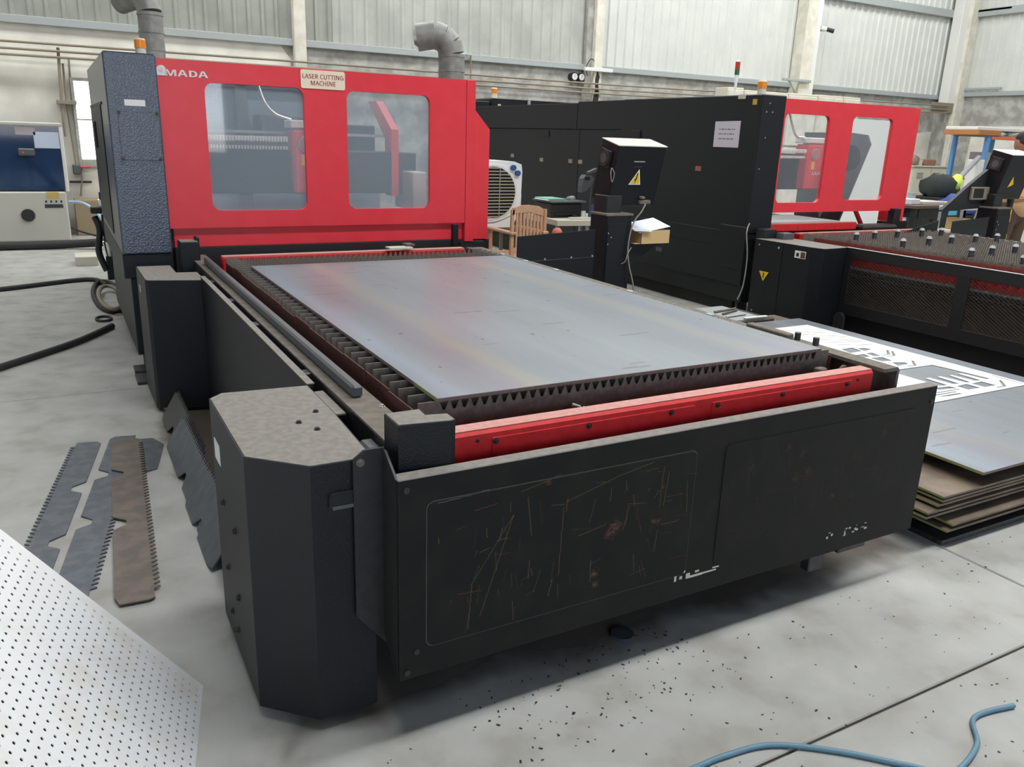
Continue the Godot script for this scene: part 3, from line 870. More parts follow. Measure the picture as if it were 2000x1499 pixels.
		lg.prism(pv([0.603, 1.772, 0.598, 1.79, 0.598, 1.80, 0.602, 1.815, 0.612, 1.826, 0.626, 1.83, 0.640, 1.827, 0.650, 1.816, 0.655, 1.80, 0.659, 1.772]), zf, zf + 0.004, 2)
		var lo := P(o, "logo", lg, M.offwhite, "white brand lettering")
		P(lo, "logo_dot", cy(V(0.625, 1.802, zf + 0.003), V(0.625, 1.802, zf + 0.006), 0.012, 16), mat(rgb(240, 190, 215), 0.5))
		text(lo, "logo_lettering", "MADA", V(0.762, 1.789, zf + 0.002), 0.036, M.offwhite, Basis.IDENTITY, true, 1.72)
	# lower apron, dark kick strip and the jamb with its sloped wing
	if not second: P(o, "lower_apron", bx(0.62, 0.75, zf - 0.06, 2.625, 0.885, zf - 0.032, 0.003), M.red)
	if not second: P(o, "kick_strip", bx(0.62, 0.52, zf - 0.06, 2.66, 0.75, zf - 0.028, 0.003), M.black)
	else: P(o, "kick_strip", bx(5.6, 0.45, zf - 0.5, 7.3, 0.66, zf - 0.05, 0.003), M.black)
	var jy := 0.735 if not second else 0.80
	P(o, "jamb", bx(dx + 2.632, jy, zf - 0.06, dx + 2.702, H - 0.008, zf, 0.003), M.red)
	P(o, "jamb_base", bx(dx + 2.60, 0.45, zf - 0.1, dx + 2.80, jy, zf - 0.01, 0.003), M.black)
	var wg := G.new()
	var wx := 2.845 if not second else 2.745
	wg.prism(pv([dx + 2.706, 0.745 + dy, dx + wx, 0.745 + dy, dx + wx, 1.54 + dy, dx + 2.706, 1.69 + dy]), zf - 0.30, zf - 0.05, 2)
	P(o, "side_wing", wg, M.red)
	P(o, "wing_base", bx(dx + 2.704, 0.45, zf - 0.30, dx + wx + 0.02, 0.74 + dy, zf - 0.06), M.black)
	if not second: P(o, "guide_post", bx(2.486, 0.64, -5.43, 2.53, 0.875, -5.39, 0.004), M.paint)
	else: P(o, "guide_post", bx(7.40, 0.70, -5.52, 7.50, 0.93, -5.44, 0.004), M.black)
	# inside: cross beam with pleated bellows and the red cutting carriage
	P(o, "cross_beam", bx(px1, 1.02 + dy, -6.9, (2.62 if not second else 7.35), 1.34 + dy, -6.42, 0.006), M.paint)
	P(o, "beam_rail", bx(px1, 1.455 + dy, -6.62, (2.62 if not second else 7.35), 1.475 + dy, -6.55), M.girt)
	if not second:
		P(o, "inner_wall", bx(px1 + 0.0, 0.3, -7.35, 1.98, 1.93, -7.3), M.innergrey)
		P(o, "inner_wall", bx(1.98, 0.3, -7.35, 2.62, 1.10, -7.3), M.innergrey)
		P(o, "inner_post", bx(1.36, 0.72, -7.28, 1.46, 1.93, -7.2, 0.006), M.steelgrey)
		P(o, "inner_lintel", bx(px1, 1.80, -7.28, 1.98, 1.86, -7.2, 0.006), M.steelgrey)
		P(o, "rear_hood", bx(1.5, 1.34, -7.25, 2.2, 1.60, -6.95, 0.01), M.navy)
	else:
		var fp := G.new()
		fp.prism(pv([-6.9, 0.6, -6.30, 0.6, -6.182, 0.964, -5.997, 1.548, -6.05, 1.64, -6.24, 1.66, -6.9, 1.66]), 7.58, 7.60, 0)
		var fpp := P(o, "side_frame", fp, M.steelgrey)
		P(fpp, "round_cover", cy(V(7.58, 1.40, -6.24), V(7.572, 1.40, -6.24), 0.14, 20), M.paint)
		P(o, "red_strut", tb([V(7.2, 0.70, -5.62), V(7.02, 0.92, -5.62)], 0.03, 4), M.red)
	P(o, "inner_bed", bx(px1, 0.3, -7.3, dx + 2.62, 0.72, -5.75), M.dark)
	var bf := G.new()
	bf.box(V(0, 0, 0), V(0.014, 0.038, 0.05), 0.003)
	bf.box(V(0.002, -0.055, 0.0), V(0.012, -0.03, 0.04), 0.003)
	var bm := bf.mesh()
	var x := px1 + 0.03
	while x < cx - 0.03:
		share(o, "bellows_fold", bm, M.offwhite, V(x, 1.40 + dy, -6.35) - org)
		x += 0.0215
	P(o, "bellows_tray", bx(px1, 1.345 + dy, -6.4, cx - 0.02, 1.392 + dy, -6.36), M.steelgrey)
	var ca := P(o, "carriage", bx(cx, 1.02 + dy, -6.5, cx + 0.36, 1.49 + dy, -6.30, 0.02), M.red, "red cutting carriage")
	P(ca, "carriage_cap", bx(cx - 0.01, 1.50 + dy, -6.5, cx + 0.36, 1.56 + dy, -6.31, 0.008), M.offwhite)
	P(ca, "emblem_ring", cy(V(cx + 0.10, 1.39 + dy, -6.30), V(cx + 0.10, 1.39 + dy, -6.29), 0.062, 20), M.girt)
	P(ca, "emblem_disc", cy(V(cx + 0.10, 1.39 + dy, -6.29), V(cx + 0.10, 1.39 + dy, -6.285), 0.05, 20), mat(rgb(186, 120, 122), 0.4))
	P(ca, "yellow_label", bx(cx + 0.06, 1.235 + dy, -6.30, cx + 0.105, 1.315 + dy, -6.297), M.yellow)
	text(ca, "carriage_lettering", "LASER", V(cx + 0.17, 1.195 + dy, -6.299), 0.034, M.offwhite, Basis.IDENTITY, true, 1.25)
	var dl := P(o, "cutting_head", cy(V(cx + 0.2, 0.85, -6.22), V(cx + 0.2, 1.3 + dy, -6.22), 0.035, 14), M.steelgrey)
	P(dl, "nozzle", cy(V(cx + 0.2, 0.78, -6.22), V(cx + 0.2, 0.85, -6.22), 0.008, 12, 0.03), M.girt)
	P(o, "feed_hose", tb(smooth([V(cx - 0.22, 1.9, -6.45), V(cx - 0.18, 1.7, -6.4), V(cx - 0.1, 1.6, -6.4), V(cx + 0.02, 1.56 + dy, -6.4)]), 0.012, 8), M.foil)
	# red slanted arm at the right inside
	var arm := G.new()
	arm.prism(pv([-6.4, 1.0, -6.4, 1.52, -6.75, 1.74, -6.95, 1.74, -6.55, 1.45, -6.55, 1.0]), dx + 2.40, dx + 2.46, 0)
	if not second:
		P(o, "support_arm", arm, M.red)
		P(o, "inner_cabinet", bx(dx + 2.5, 0.9, -6.6, dx + 2.62, 1.2, -6.2, 0.008), M.beige)
	return o

func notice(x: float) -> G:
	var g := G.new()
	g.uvr = Rect2()
	var a := V(x, 1.690, -5.875)
	g.quad(V(x, 1.47, -5.875), V(x, 1.47, -5.555), V(x, 1.695, -5.555), a, V(-1, 0, 0))
	g.quad(V(x + 0.002, 1.47, -5.875), V(x + 0.002, 1.47, -5.555), V(x + 0.002, 1.695, -5.555), V(x + 0.002, 1.690, -5.875), V(1, 0, 0))
	for i in g.v.size():
		g.uv[i] = Vector2((g.v[i].z + 5.875) / 0.32, 1.0 - (g.v[i].y - 1.47) / 0.225)
	return g

func beacon(at: Vector3, r: float, label: String) -> void:
	var o := thing("beacon_lamp", at, label, "beacon", "amber beacon lamps")
	P(o, "base", cy(at, at + V(0, r * 1.5, 0), r * 0.92, 16), M.cream)
	P(o, "amber_lens", cy(at + V(0, r * 1.5, 0), at + V(0, r * 2.9, 0), r, 18), M.amber)
	P(o, "cap", cy(at + V(0, r * 2.9, 0), at + V(0, r * 3.2, 0), r * 1.02, 18, r * 0.8), M.cream)

# ---------------------------------------------------------------- pallet tables in front of the machines
func slat_outline(x0: float, x1: float, y0: float, yt: float, tab: float, pitch: float, deep: float) -> PackedVector2Array:
	var p := pv([x0, y0, x1, y0, x1, yt, x1 - tab, yt])
	var n := int((x1 - x0 - 2 * tab) / pitch)
	var st := (x1 - x0 - 2 * tab) / n
	for i in n:
		var x := x1 - tab - i * st
		p.append(Vector2(x - st * 0.38, yt - deep))
		p.append(Vector2(x - st * 0.62, yt - deep))
		p.append(Vector2(x - st * 0.95, yt))
		if i < n - 1: p.append(Vector2(x - st * 1.05, yt))
	p.append(Vector2(x0, yt))
	return p

func guard_box(o: Node3D, pl: PackedVector2Array, y0: float, y1: float, with_handle: bool) -> void:
	# sheet-metal housing with canted corners and a dusty top
	var g := G.new()
	g.prism(pl, y0, y1 - 0.002, 1)
	var b := P(o, "guard_box", g, M.paint)
	var t := G.new()
	var ins := Geometry2D.offset_polygon(pl, -0.004)[0]
	t.prism(ins, y1 - 0.002, y1, 1)
	P(b, "dusty_top", t, M.dust, "dust-covered top plate")
	if with_handle:
		var h := G.new()
		h.prism(rr(0.487, 0.622, 0.556, 0.663, 0.01), -1.744, -1.735, 2)
		P(b, "recessed_grip", h, M.dark, "slot handle")
		P(b, "grip_lip", bx(0.494, 0.622, -1.737, 0.549, 0.631, -1.733, 0.002), M.steelgrey)
		for q in [[0.5, -2.05], [0.565, -2.12], [0.53, -1.98]]: screw(b, "screw", V(q[0], y1, q[1]), Vector3.UP, 0.006, M.bolt)
		for q in [[0.468, -2.224], [0.456, -2.056], [0.265, -2.22], [0.242, -2.077], [0.13, -2.2], [0.115, -2.12], [0.09, -2.16]]: screw(b, "side_screw", V(0.3195, q[0], q[1]), Vector3.LEFT, 0.007, M.bolt)
		P(b, "white_label", bx(0.3175, 0.58, -2.30, 0.3195, 0.64, -2.22), M.offwhite)

func make_pallet() -> void:
	var o := thing("pallet_table", V(1.6, 0, -3.3), "long black shuttle table in the foreground with a red beam behind its scratched front panel", "table", "")
	# front panel, with its folded lip, side return and two flush hatches
	var g := G.new()
	g.uvr = Rect2(0.62, 0.17, 1.98, 0.547)
	g.box(V(0.62, 0.17, -1.642), V(2.60, 0.717, -1.63), 0.002)
	var fp := P(o, "front_panel", g, M.panel)
	P(fp, "folded_lip", bx(0.62, 0.711, -1.672, 2.60, 0.7185, -1.6305, 0.002), M.dust, "dusty folded lip")
	for h in [[0.693, 0.252, 1.528, 0.648], [1.638, 0.252, 2.505, 0.648]]:
		var gr := G.new()
		gr.prism(rr(h[0] - 0.003, h[1] - 0.003, h[2] + 0.003, h[3] + 0.003, 0.022), -1.6312, -1.6298, 2)
		P(fp, "hatch_gap", gr, M.seam if h[0] < 1.0 else M.pit)
		var hp := G.new()
		hp.uvr = g.uvr
		hp.prism(rr(h[0], h[1], h[2], h[3], 0.02), -1.6305, -1.6275, 2)
		P(fp, "hatch", hp, M.panel)
	for q in [[0.64, 0.69], [0.64, 0.19], [2.58, 0.66], [0.665, 0.245]]: P(fp, "plug", cy(V(q[0], q[1], -1.63), V(q[0], q[1], -1.627), 0.008, 12), M.bolt)
	var lb := G.new()
	for q in [[1.49, 0.232, 1.498, 0.262], [1.498, 0.255, 1.53, 0.262], [1.51, 0.236, 1.52, 0.246], [1.535, 0.233, 1.55, 0.25], [1.55, 0.233, 1.60, 0.240], [1.60, 0.236, 1.655, 0.241], [1.64, 0.246, 1.665, 0.251], [1.57, 0.247, 1.585, 0.253]]: lb.box(V(q[0], q[1] + (q[0] - 1.5) * -0.03, -1.63), V(q[2], q[3] + (q[0] - 1.5) * -0.03, -1.6288))
	P(fp, "torn_label", lb, M.cream, "remains of a torn white label")
	lb = G.new()
	var r2 := RandomNumberGenerator.new()
	r2.seed = 4
	for i in 24:
		var x := r2.randf_range(2.13, 2.34)
		var y := r2.randf_range(0.222, 0.262)
		lb.box(V(x, y, -1.63), V(x + r2.randf_range(0.004, 0.013), y + r2.randf_range(0.003, 0.009), -1.6288))
	P(fp, "torn_label", lb, M.cream, "remains of a torn white label")
	g = G.new()
	g.prism(pv([-1.642, 0.17, -1.642, 0.715, -1.715, 0.762, -1.735, 0.762, -1.735, 0.25]), 0.618, 0.624, 0)
	P(o, "side_return", g, M.black2)
	g = G.new()
	g.prism(pv([0.545, 0.32, 0.624, 0.22, 0.624, 0.765, 0.572, 0.765, 0.545, 0.745]), -1.737, -1.731, 2)
	var tabp := P(o, "side_tab", g, M.black2)
	screw(tabp, "screw", V(0.563, 0.735, -1.731), V(0, 0, 1), 0.007, M.railtop)
	# guard boxes and side panel on the left
	guard_box(o, pv([0.32, -2.355, 0.32, -1.867, 0.446, -1.745, 0.600, -1.745, 0.612, -2.1, 0.612, -2.375, 0.36, -2.395]), 0.035, 0.74, true)
	P(o, "cover_tab", bx(0.605, 0.715, -2.36, 0.655, 0.722, -2.13, 0.002), M.dust)
	guard_box(o, pv([0.348, -5.02, 0.352, -4.56, 0.366, -4.535, 0.636, -4.46, 0.636, -4.74, 0.53, -4.75, 0.53, -5.02]), 0.02, 0.72, false)
	P(o, "white_label", bx(0.3485, 0.60, -4.90, 0.3505, 0.64, -4.86), M.offwhite)
	P(o, "foot", bx(0.30, 0.0, -5.3, 0.40, 0.02, -5.1, 0.004), M.darksteel)
	P(o, "foot", bx(0.38, 0.0, -4.62, 0.46, 0.03, -4.5, 0.004), M.darksteel)
	g = bx(0.612, 0.10, -4.46, 0.632, 0.7395, -2.38, 0.003)
	P(o, "side_panel", g, M.paint)
	P(o, "side_panel_edge", bx(0.610, 0.7395, -4.46, 0.634, 0.7425, -2.38), M.dust, "dusty top edge")
	# left rail with its bar and bracket tabs
	P(o, "left_rail", bx(0.662, 0.60, -5.25, 0.758, 0.7385, -1.80, 0.004), M.darksteel)
	P(o, "left_rail_top", bx(0.662, 0.7385, -5.25, 0.758, 0.7405, -1.80), M.railtop, "dusty rail top")
	P(o, "rail_bar", bx(0.694, 0.7405, -4.88, 0.726, 0.779, -2.19, 0.007), M.steelgrey)
	for z in [-4.36, -3.84, -3.315, -2.55]:
		var br := P(o, "bracket", bx(0.640, 0.60, z - 0.025, 0.664, 0.732, z + 0.025, 0.003), M.darksteel)
		P(br, "bolt_hole", cy(V(0.652, 0.7322, z), V(0.652, 0.733, z), 0.005, 8), M.dark)
	P(o, "bearing_block", bx(0.625, 0.62, -1.93, 0.662, 0.715, -1.86, 0.006), M.steelgrey)
	screw(o, "screw", V(0.748, 0.7405, -2.09), Vector3.UP, 0.006, M.foil)
	# stop blocks at both ends of the rail
	g = G.new()
	g.prism(pv([0.645, -1.789, 0.645, -1.694, 0.776, -1.676, 0.789, -1.684, 0.789, -1.727, 0.735, -1.737, 0.738, -1.789]), 0.58, 0.8285, 1)
	var sb := P(o, "stop_block", g, M.paint)
	g = G.new()
	g.prism(pv([0.648, -1.786, 0.648, -1.697, 0.776, -1.679, 0.786, -1.686, 0.786, -1.729, 0.732, -1.739, 0.735, -1.786]), 0.8285, 0.83, 1)
	P(sb, "dusty_top", g, M.dust)
	sb = P(o, "stop_block", bx(0.592, 0.60, -5.15, 0.698, 0.848, -5.02, 0.006), M.paint)
	P(sb, "dusty_top", bx(0.597, 0.848, -5.145, 0.69, 0.850, -5.025), M.dust)
	P(sb, "block_ear", bx(0.684, 0.78, -5.15, 0.704, 0.868, -5.06, 0.004), M.paint)
	# red cross beams
	P(o, "front_beam", bx(0.70, 0.60, -1.80, 2.405, 0.7655, -1.74, 0.010), M.redbeam)
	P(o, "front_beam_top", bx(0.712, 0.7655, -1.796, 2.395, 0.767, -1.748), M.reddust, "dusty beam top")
	for q in [[0.92, 1.60], [1.67, 2.29]]:
		var cv := P(o, "beam_cover", bx(q[0], 0.61, -1.74, q[1], 0.742, -1.737, 0.001), M.redbeam)
		for x in ([0.93, 1.221, 1.511] if q[0] < 1 else [1.69, 1.963, 2.265]): screw(cv, "cover_screw", V(x, 0.732, -1.737), V(0, 0, 1), 0.006, M.bolt)
	for x in [0.878, 2.319]: P(o, "beam_plug", cy(V(x, 0.739, -1.74), V(x, 0.739, -1.738), 0.005, 8), M.dark)
	P(o, "rear_beam", bx(0.80, 0.62, -4.99, 2.36, 0.7695, -4.915, 0.008), M.redbeam)
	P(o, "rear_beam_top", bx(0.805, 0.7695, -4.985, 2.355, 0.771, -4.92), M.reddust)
	# right rail: an angle section, open to the inside, with small cams
	g = G.new()
	g.prism(pv([2.506, 0.60, 2.506, 0.760, 2.496, 0.770, 2.425, 0.770, 2.425, 0.757, 2.493, 0.757, 2.493, 0.60]), -4.95, -1.72, 2)
	P(o, "right_rail", g, M.railtop)
	P(o, "right_rail_lip", bx(2.375, 0.75, -4.95, 2.42, 0.772, -2.02, 0.003), M.steelgrey)
	for z in [-4.55, -4.25, -3.9, -3.2, -2.62, -2.3]: P(o, "rail_clip", bx(2.43, 0.77, z - 0.02, 2.455, 0.782, z + 0.02, 0.003), M.girt)
	for z in [-2.15, -2.06]: P(o, "rail_roller", cy(V(2.47, 0.77, z), V(2.47, 0.80, z), 0.012, 12), M.darksteel)
	P(o, "rail_block", bx(2.40, 0.77, -2.36, 2.44, 0.80, -2.14, 0.004), M.railtop)
	P(o, "side_post", bx(2.44, 0.20, -1.76, 2.50, 0.60, -1.68, 0.003), M.black)
	# hooks and a latch between the frontmost slat and the beam
	P(o, "latch_hook", bx(2.285, 0.66, -1.90, 2.325, 0.745, -1.87, 0.004), M.railtop)
	P(o, "latch_plate", bx(2.30, 0.62, -1.86, 2.37, 0.70, -1.82, 0.004), M.railtop)
	g = G.new()
	g.tube(smooth([V(2.37, 0.62, -1.86), V(2.37, 0.72, -1.86), V(2.385, 0.745, -1.86), V(2.40, 0.745, -1.86)]), 0.006, 6)
	P(o, "latch_rod", g, M.railtop)
	for q in [[1.32, 0.69], [1.36, 0.675]]:
		g = G.new()
		g.tube([V(q[0], q[1] - 0.07, -1.90), V(q[0], q[1], -1.90), V(q[0] - 0.012, q[1] + 0.03, -1.92), V(q[0] - 0.03, q[1] + 0.035, -1.93)], 0.006, 6)
		P(o, "wire_hook", g, M.girt)
	# comb plates that hold the slats, in short lapped lengths
	for i in 13:
		var z0 := -1.935 - i * 0.2145
		for sx in [0, 1]:
			var x0: float = (0.786 + 0.003 * (i % 2)) if sx == 0 else 2.408
			P(o, "comb_plate", bx(x0, 0.62, z0 - 0.210, x0 + 0.005, 0.768 + 0.003 * ((i * 7) % 3), z0, 0.001), M.comb)
	# toothed slats across the table
	var sg := G.new()
	sg.prism(slat_outline(0.797, 2.403, 0.62, 0.788, 0.062, 0.0312, 0.028), 0.0, 0.004, 2)
	var sm := sg.mesh(V(org.x, 0.0, 0.0))
	for i in 40: share(o, "slat", sm, M.slat, V(0, 0, -1.946 - i * 0.0722 - org.z))
	# chassis hidden below
	P(o, "light_block_tray", bx(0.64, 0.30, -4.95, 2.50, 0.34, -1.644), M.pit)  # added, unseen: stops light falling through the gap behind the front panel
	P(o, "right_side_panel", bx(2.51, 0.17, -4.9, 2.525, 0.68, -1.70, 0.003), M.black2)
	for q in [[0.9, -1.9], [2.25, -2.4], [0.9, -4.6], [2.3, -4.6]]:
		P(o, "foot", bx(q[0] - 0.05, 0.0, q[1] - 0.06, q[0] + 0.05, 0.30, q[1] + 0.06, 0.004), M.darksteel)
	P(o, "foot", bx(2.12, 0.09, -1.70, 2.19, 0.18, -1.66, 0.004), M.darksteel)
	P(o, "foot", bx(2.26, 0.13, -1.72, 2.40, 0.18, -1.66, 0.004), M.darksteel)
	# the steel sheet lying on the slats
	g = G.new()
	g.uvr = Rect2(0.85, -4.355, 1.5, 2.425)
	g.box(V(0.85, 0.7885, -4.355), V(2.35, 0.800, -1.930), 0.0012)
	var sh := thing("steel_sheet", V(1.6, 0.7885, -3.14), "large blue-grey steel sheet lying on the slats of the front table", "sheet")
	var t := G.new()
	t.uvr = g.uvr
	t.prism(pv([0.8505, -4.3545, 2.3495, -4.3545, 2.3495, -1.9305, 0.8505, -1.9305]), 0.7995, 0.800, 1)
	P(sh, "plate", bx(0.85, 0.7885, -4.355, 2.35, 0.7996, -1.930, 0.0008), M.sheetedge)
	P(sh, "top_face", t, M.steel)
	P(sh, "paint_mark", bx(0.8492, 0.7889, -2.10, 0.8500, 0.7996, -1.931), M.greenedge, "olive green paint on the corner edge")
	# small offcuts left on the rear end of the slats
	S("offcut", bx(1.80, 0.789, -4.93, 1.955, 0.799, -4.84, 0.001), M.lockergrey, "small pale rectangular offcut on the rear slats beside the red apron", "offcut")
	S("offcut", bx(1.93, 0.800, -4.97, 1.985, 0.812, -4.885, 0.001), M.slatbrown, "short brown offcut lapping the pale one on the rear slats", "offcut")

func make_pallet2() -> void:
	var o := thing("pallet_table", V(6.4, 0, -3.6), "second shuttle table at the right with a mesh side and bare toothed slats", "table")
	var g := G.new()
	g.prism(pv([5.285, -5.2, 5.30, -4.60, 5.335, -4.49, 5.60, -4.51, 5.655, -4.54, 5.655, -5.2]), 0.03, 0.719, 1)
	var b := P(o, "guard_box", g, M.paint)
	g = G.new()
	g.prism(pv([5.289, -5.195, 5.304, -4.603, 5.338, -4.495, 5.60, -4.515, 5.65, -4.545, 5.65, -5.195]), 0.719, 0.721, 1)
	P(b, "dusty_top", g, M.dust)
	P(b, "cover_seam", bx(5.288, 0.06, -4.898, 5.292, 0.715, -4.892), M.dark)
	for q in [[0.675, -5.15], [0.675, -4.93], [0.10, -5.15], [0.09, -4.93]]: screw(b, "screw", V(5.29, q[0], q[1]), Vector3.LEFT, 0.007, M.girt)
	g = G.new()
	g.prism(pv([-5.115, 0.455, -5.005, 0.455, -5.06, 0.372]), 5.284, 5.287, 0)
	var wt := P(b, "warning_label", g, M.yellow, "yellow triangular warning label")
	P(wt, "bolt_symbol", bx(5.282, 0.40, -5.065, 5.284, 0.445, -5.055), M.ink)
	g = bx(5.291, 0.618, -4.755, 5.296, 0.678, -4.64, 0.001)
	var wl := P(b, "instruction_label", g, M.offwhite)
	P(wl, "brown_field", bx(5.289, 0.624, -4.69, 5.291, 0.672, -4.645), mat(rgb(96, 66, 54), 0.6))
	P(wl, "hand_symbol", bx(5.289, 0.632, -4.735, 5.291, 0.66, -4.71), M.ink)
	P(o, "lifting_eye", eye_plate(), M.darksteel)
	# mesh side
	var fr := G.new()
	var ops := [[-4.485, -3.555], [-3.455, -2.525], [-2.425, -1.9]]
	fr.box(V(5.645, 0.635, -4.54), V(5.66, 0.719, -1.8), 0.002)
	fr.box(V(5.645, 0.17, -4.54), V(5.66, 0.265, -1.8), 0.002)
	fr.box(V(5.645, 0.265, -4.54), V(5.66, 0.635, -4.485))
	fr.box(V(5.645, 0.265, -3.555), V(5.66, 0.635, -3.455))
	fr.box(V(5.645, 0.265, -2.525), V(5.66, 0.635, -2.425))
	var f := P(o, "side_frame", fr, M.black)
	P(f, "bright_edge", bx(5.643, 0.719, -4.54, 5.663, 0.722, -1.8), M.offwhite)
	for op in ops:
		var mg := G.new()
		var z0: float = op[0]
		var z1: float = op[1]
		var st := 0.024
		for fam in [1.0, -1.0]:
			var kx := z0 - 0.66
			while kx < z1 + 0.66:   # strands crossing at a low angle, clipped to the opening
				var pts := []
				for y in [0.265, 0.635]:
					pts.append(Vector2(kx + fam * (y - 0.45) * 1.7, y))
				var a: Vector2 = pts[0]
				var c: Vector2 = pts[1]
				var t0 := 0.0
				var t1 := 1.0
				var dz := c.x - a.x
				for lim in [[z0, 1.0], [z1, -1.0]]:
					var tt: float = (lim[0] - a.x) / dz
					if dz * lim[1] > 0: t0 = maxf(t0, tt)
					else: t1 = minf(t1, tt)
				if t1 > t0:
					var p := a.lerp(c, t0)
					var q := a.lerp(c, t1)
					var w := 0.0016
					var nn := Vector2(-(q - p).y, (q - p).x).normalized() * w
					mg.quad(V(5.654, (p + nn).y, (p + nn).x), V(5.654, (q + nn).y, (q + nn).x), V(5.654, (q - nn).y, (q - nn).x), V(5.654, (p - nn).y, (p - nn).x), V(-1, 0, 0))
					mg.quad(V(5.6525, (p + nn).y, (p + nn).x), V(5.6525, (q + nn).y, (q + nn).x), V(5.654, (q + nn).y, (q + nn).x), V(5.654, (p + nn).y, (p + nn).x), V(0, 1, 0))
				kx += st * 1.6
		P(o, "expanded_mesh", mg, M.mesh, "", "stuff")
	P(o, "inner_panel", bx(5.84, 0.15, -4.7, 5.85, 0.53, -1.8), M.slatbrown)
	P(o, "inner_rail", bx(5.79, 0.527, -4.75, 5.83, 0.542, -1.8), M.girt)
	P(o, "inner_red_rail", bx(5.80, 0.548, -4.9, 5.83, 0.63, -1.8), M.redbeam)
	P(o, "skirt", bx(5.72, 0.02, -4.9, 5.74, 0.20, -1.8), M.dark)
	# slats, comb plates, pins
	for i in 14: P(o, "comb_plate", bx(5.70, 0.64, -4.93 + i * 0.2145, 5.705, 0.748 + 0.002 * (i % 2), -4.72 + i * 0.2145), M.comb2)
	P(o, "rear_beam", bx(5.79, 0.62, -5.25, 7.60, 0.752, -5.17, 0.008), M.redbeam)
	P(o, "rear_beam_top", bx(5.795, 0.752, -5.245, 7.595, 0.754, -5.175), M.reddust)
	var sg := G.new()
	sg.prism(slat_outline(5.71, 7.36, 0.64, 0.772, 0.06, 0.0312, 0.022), 0.0, 0.004, 2)
	var sm := sg.mesh(V(org.x, 0, 0))
	for i in 40: share(o, "slat", sm, M.slat, V(0, 0, -5.06 + i * 0.0722 - org.z))
	for q in [[5.80, -4.586], [6.11, -4.65], [6.448, -4.68], [6.797, -4.69], [7.042, -4.666], [5.80, -4.146], [6.199, -4.2], [6.527, -4.222], [6.86, -4.224], [7.134, -4.203], [5.80, -3.58], [6.131, -3.63], [6.441, -3.637], [5.80, -3.203]]:
		var pn := P(o, "work_pin", cy(V(q[0], 0.758, q[1]), V(q[0], 0.815, q[1]), 0.02, 10), M.darksteel)
		P(pn, "pin_cap", cy(V(q[0], 0.815, q[1]), V(q[0], 0.833, q[1]), 0.024, 10, 0.014), M.girt)
	P(o, "right_rail", bx(7.38, 0.60, -5.15, 7.46, 0.755, -1.8, 0.004), M.railtop)
	P(o, "tray", bx(5.72, 0.46, -5.1, 7.36, 0.49, -1.8), M.pit)
	P(o, "stop_block", bx(5.36, 0.55, -5.28, 5.50, 0.80, -5.17, 0.006), M.black)
	P(o, "latch_block", bx(5.47, 0.70, -5.15, 5.60, 0.775, -5.06, 0.005), M.steelgrey)
	P(o, "roller_track", bx(6.80, 0.68, -5.48, 7.3, 0.79, -5.30, 0.02), M.black)
	# entry apron of the right machine, lifted red bar and the sheet on it
	P(o, "red_bar", bx(5.60, 0.75, -5.42, 6.76, 0.819, -5.36, 0.006), M.redbeam)
	P(o, "red_bar_top", bx(5.605, 0.819, -5.418, 6.755, 0.8205, -5.362), M.reddust)
	S("steel_sheet", bx(5.72, 0.80, -6.2, 6.75, 0.812, -5.55, 0.001), M.girt, "pale metal sheet edge under the right red screen", "sheet")

func eye_plate() -> G:
	var g := G.new()
	var o := PackedVector2Array()
	for i in 11: o.append(Vector2(-4.44, 0.15) + Vector2.from_angle(PI * i / 10) * 0.05)
	o.append(Vector2(-4.49, 0.0))
	o.append(Vector2(-4.39, 0.0))
	g.prism(o, 5.55, 5.57, 0)
	g.cyl(V(5.546, 0.14, -4.44), V(5.55, 0.14, -4.44), 0.02, 12)
	return g

# ---------------------------------------------------------------- support slats lying on the floor and leaning on the table
func floor_slat_outline(len: float, wid: float, notches: Array) -> PackedVector2Array:
	# along x; teeth on the y=0 side, notches with one sloped flank on the other
	var p := PackedVector2Array()
	var n := int((len - 0.08) / 0.031)
	p.append(Vector2(0, 0.012))
	p.append(Vector2(0.04, 0.012))
	for i in n:
		var x := 0.04 + i * 0.031
		p.append(Vector2(x + 0.004, 0.012))
		p.append(Vector2(x + 0.014, -0.008))
		p.append(Vector2(x + 0.018, -0.008))
		p.append(Vector2(x + 0.028, 0.012))
	p.append(Vector2(len - 0.01, 0.012))
	p.append(Vector2(len, 0.03))
	p.append(Vector2(len, wid - 0.015))
	p.append(Vector2(len - 0.05, wid))
	for x in notches:   # from far to near
		p.append(Vector2(x + 0.12, wid))
		p.append(Vector2(x + 0.085, wid - 0.048))
		p.append(Vector2(x + 0.045, wid - 0.048))
		p.append(Vector2(x, wid))
	p.append(Vector2(0.03, wid))
	p.append(Vector2(0, wid - 0.02))
	return p

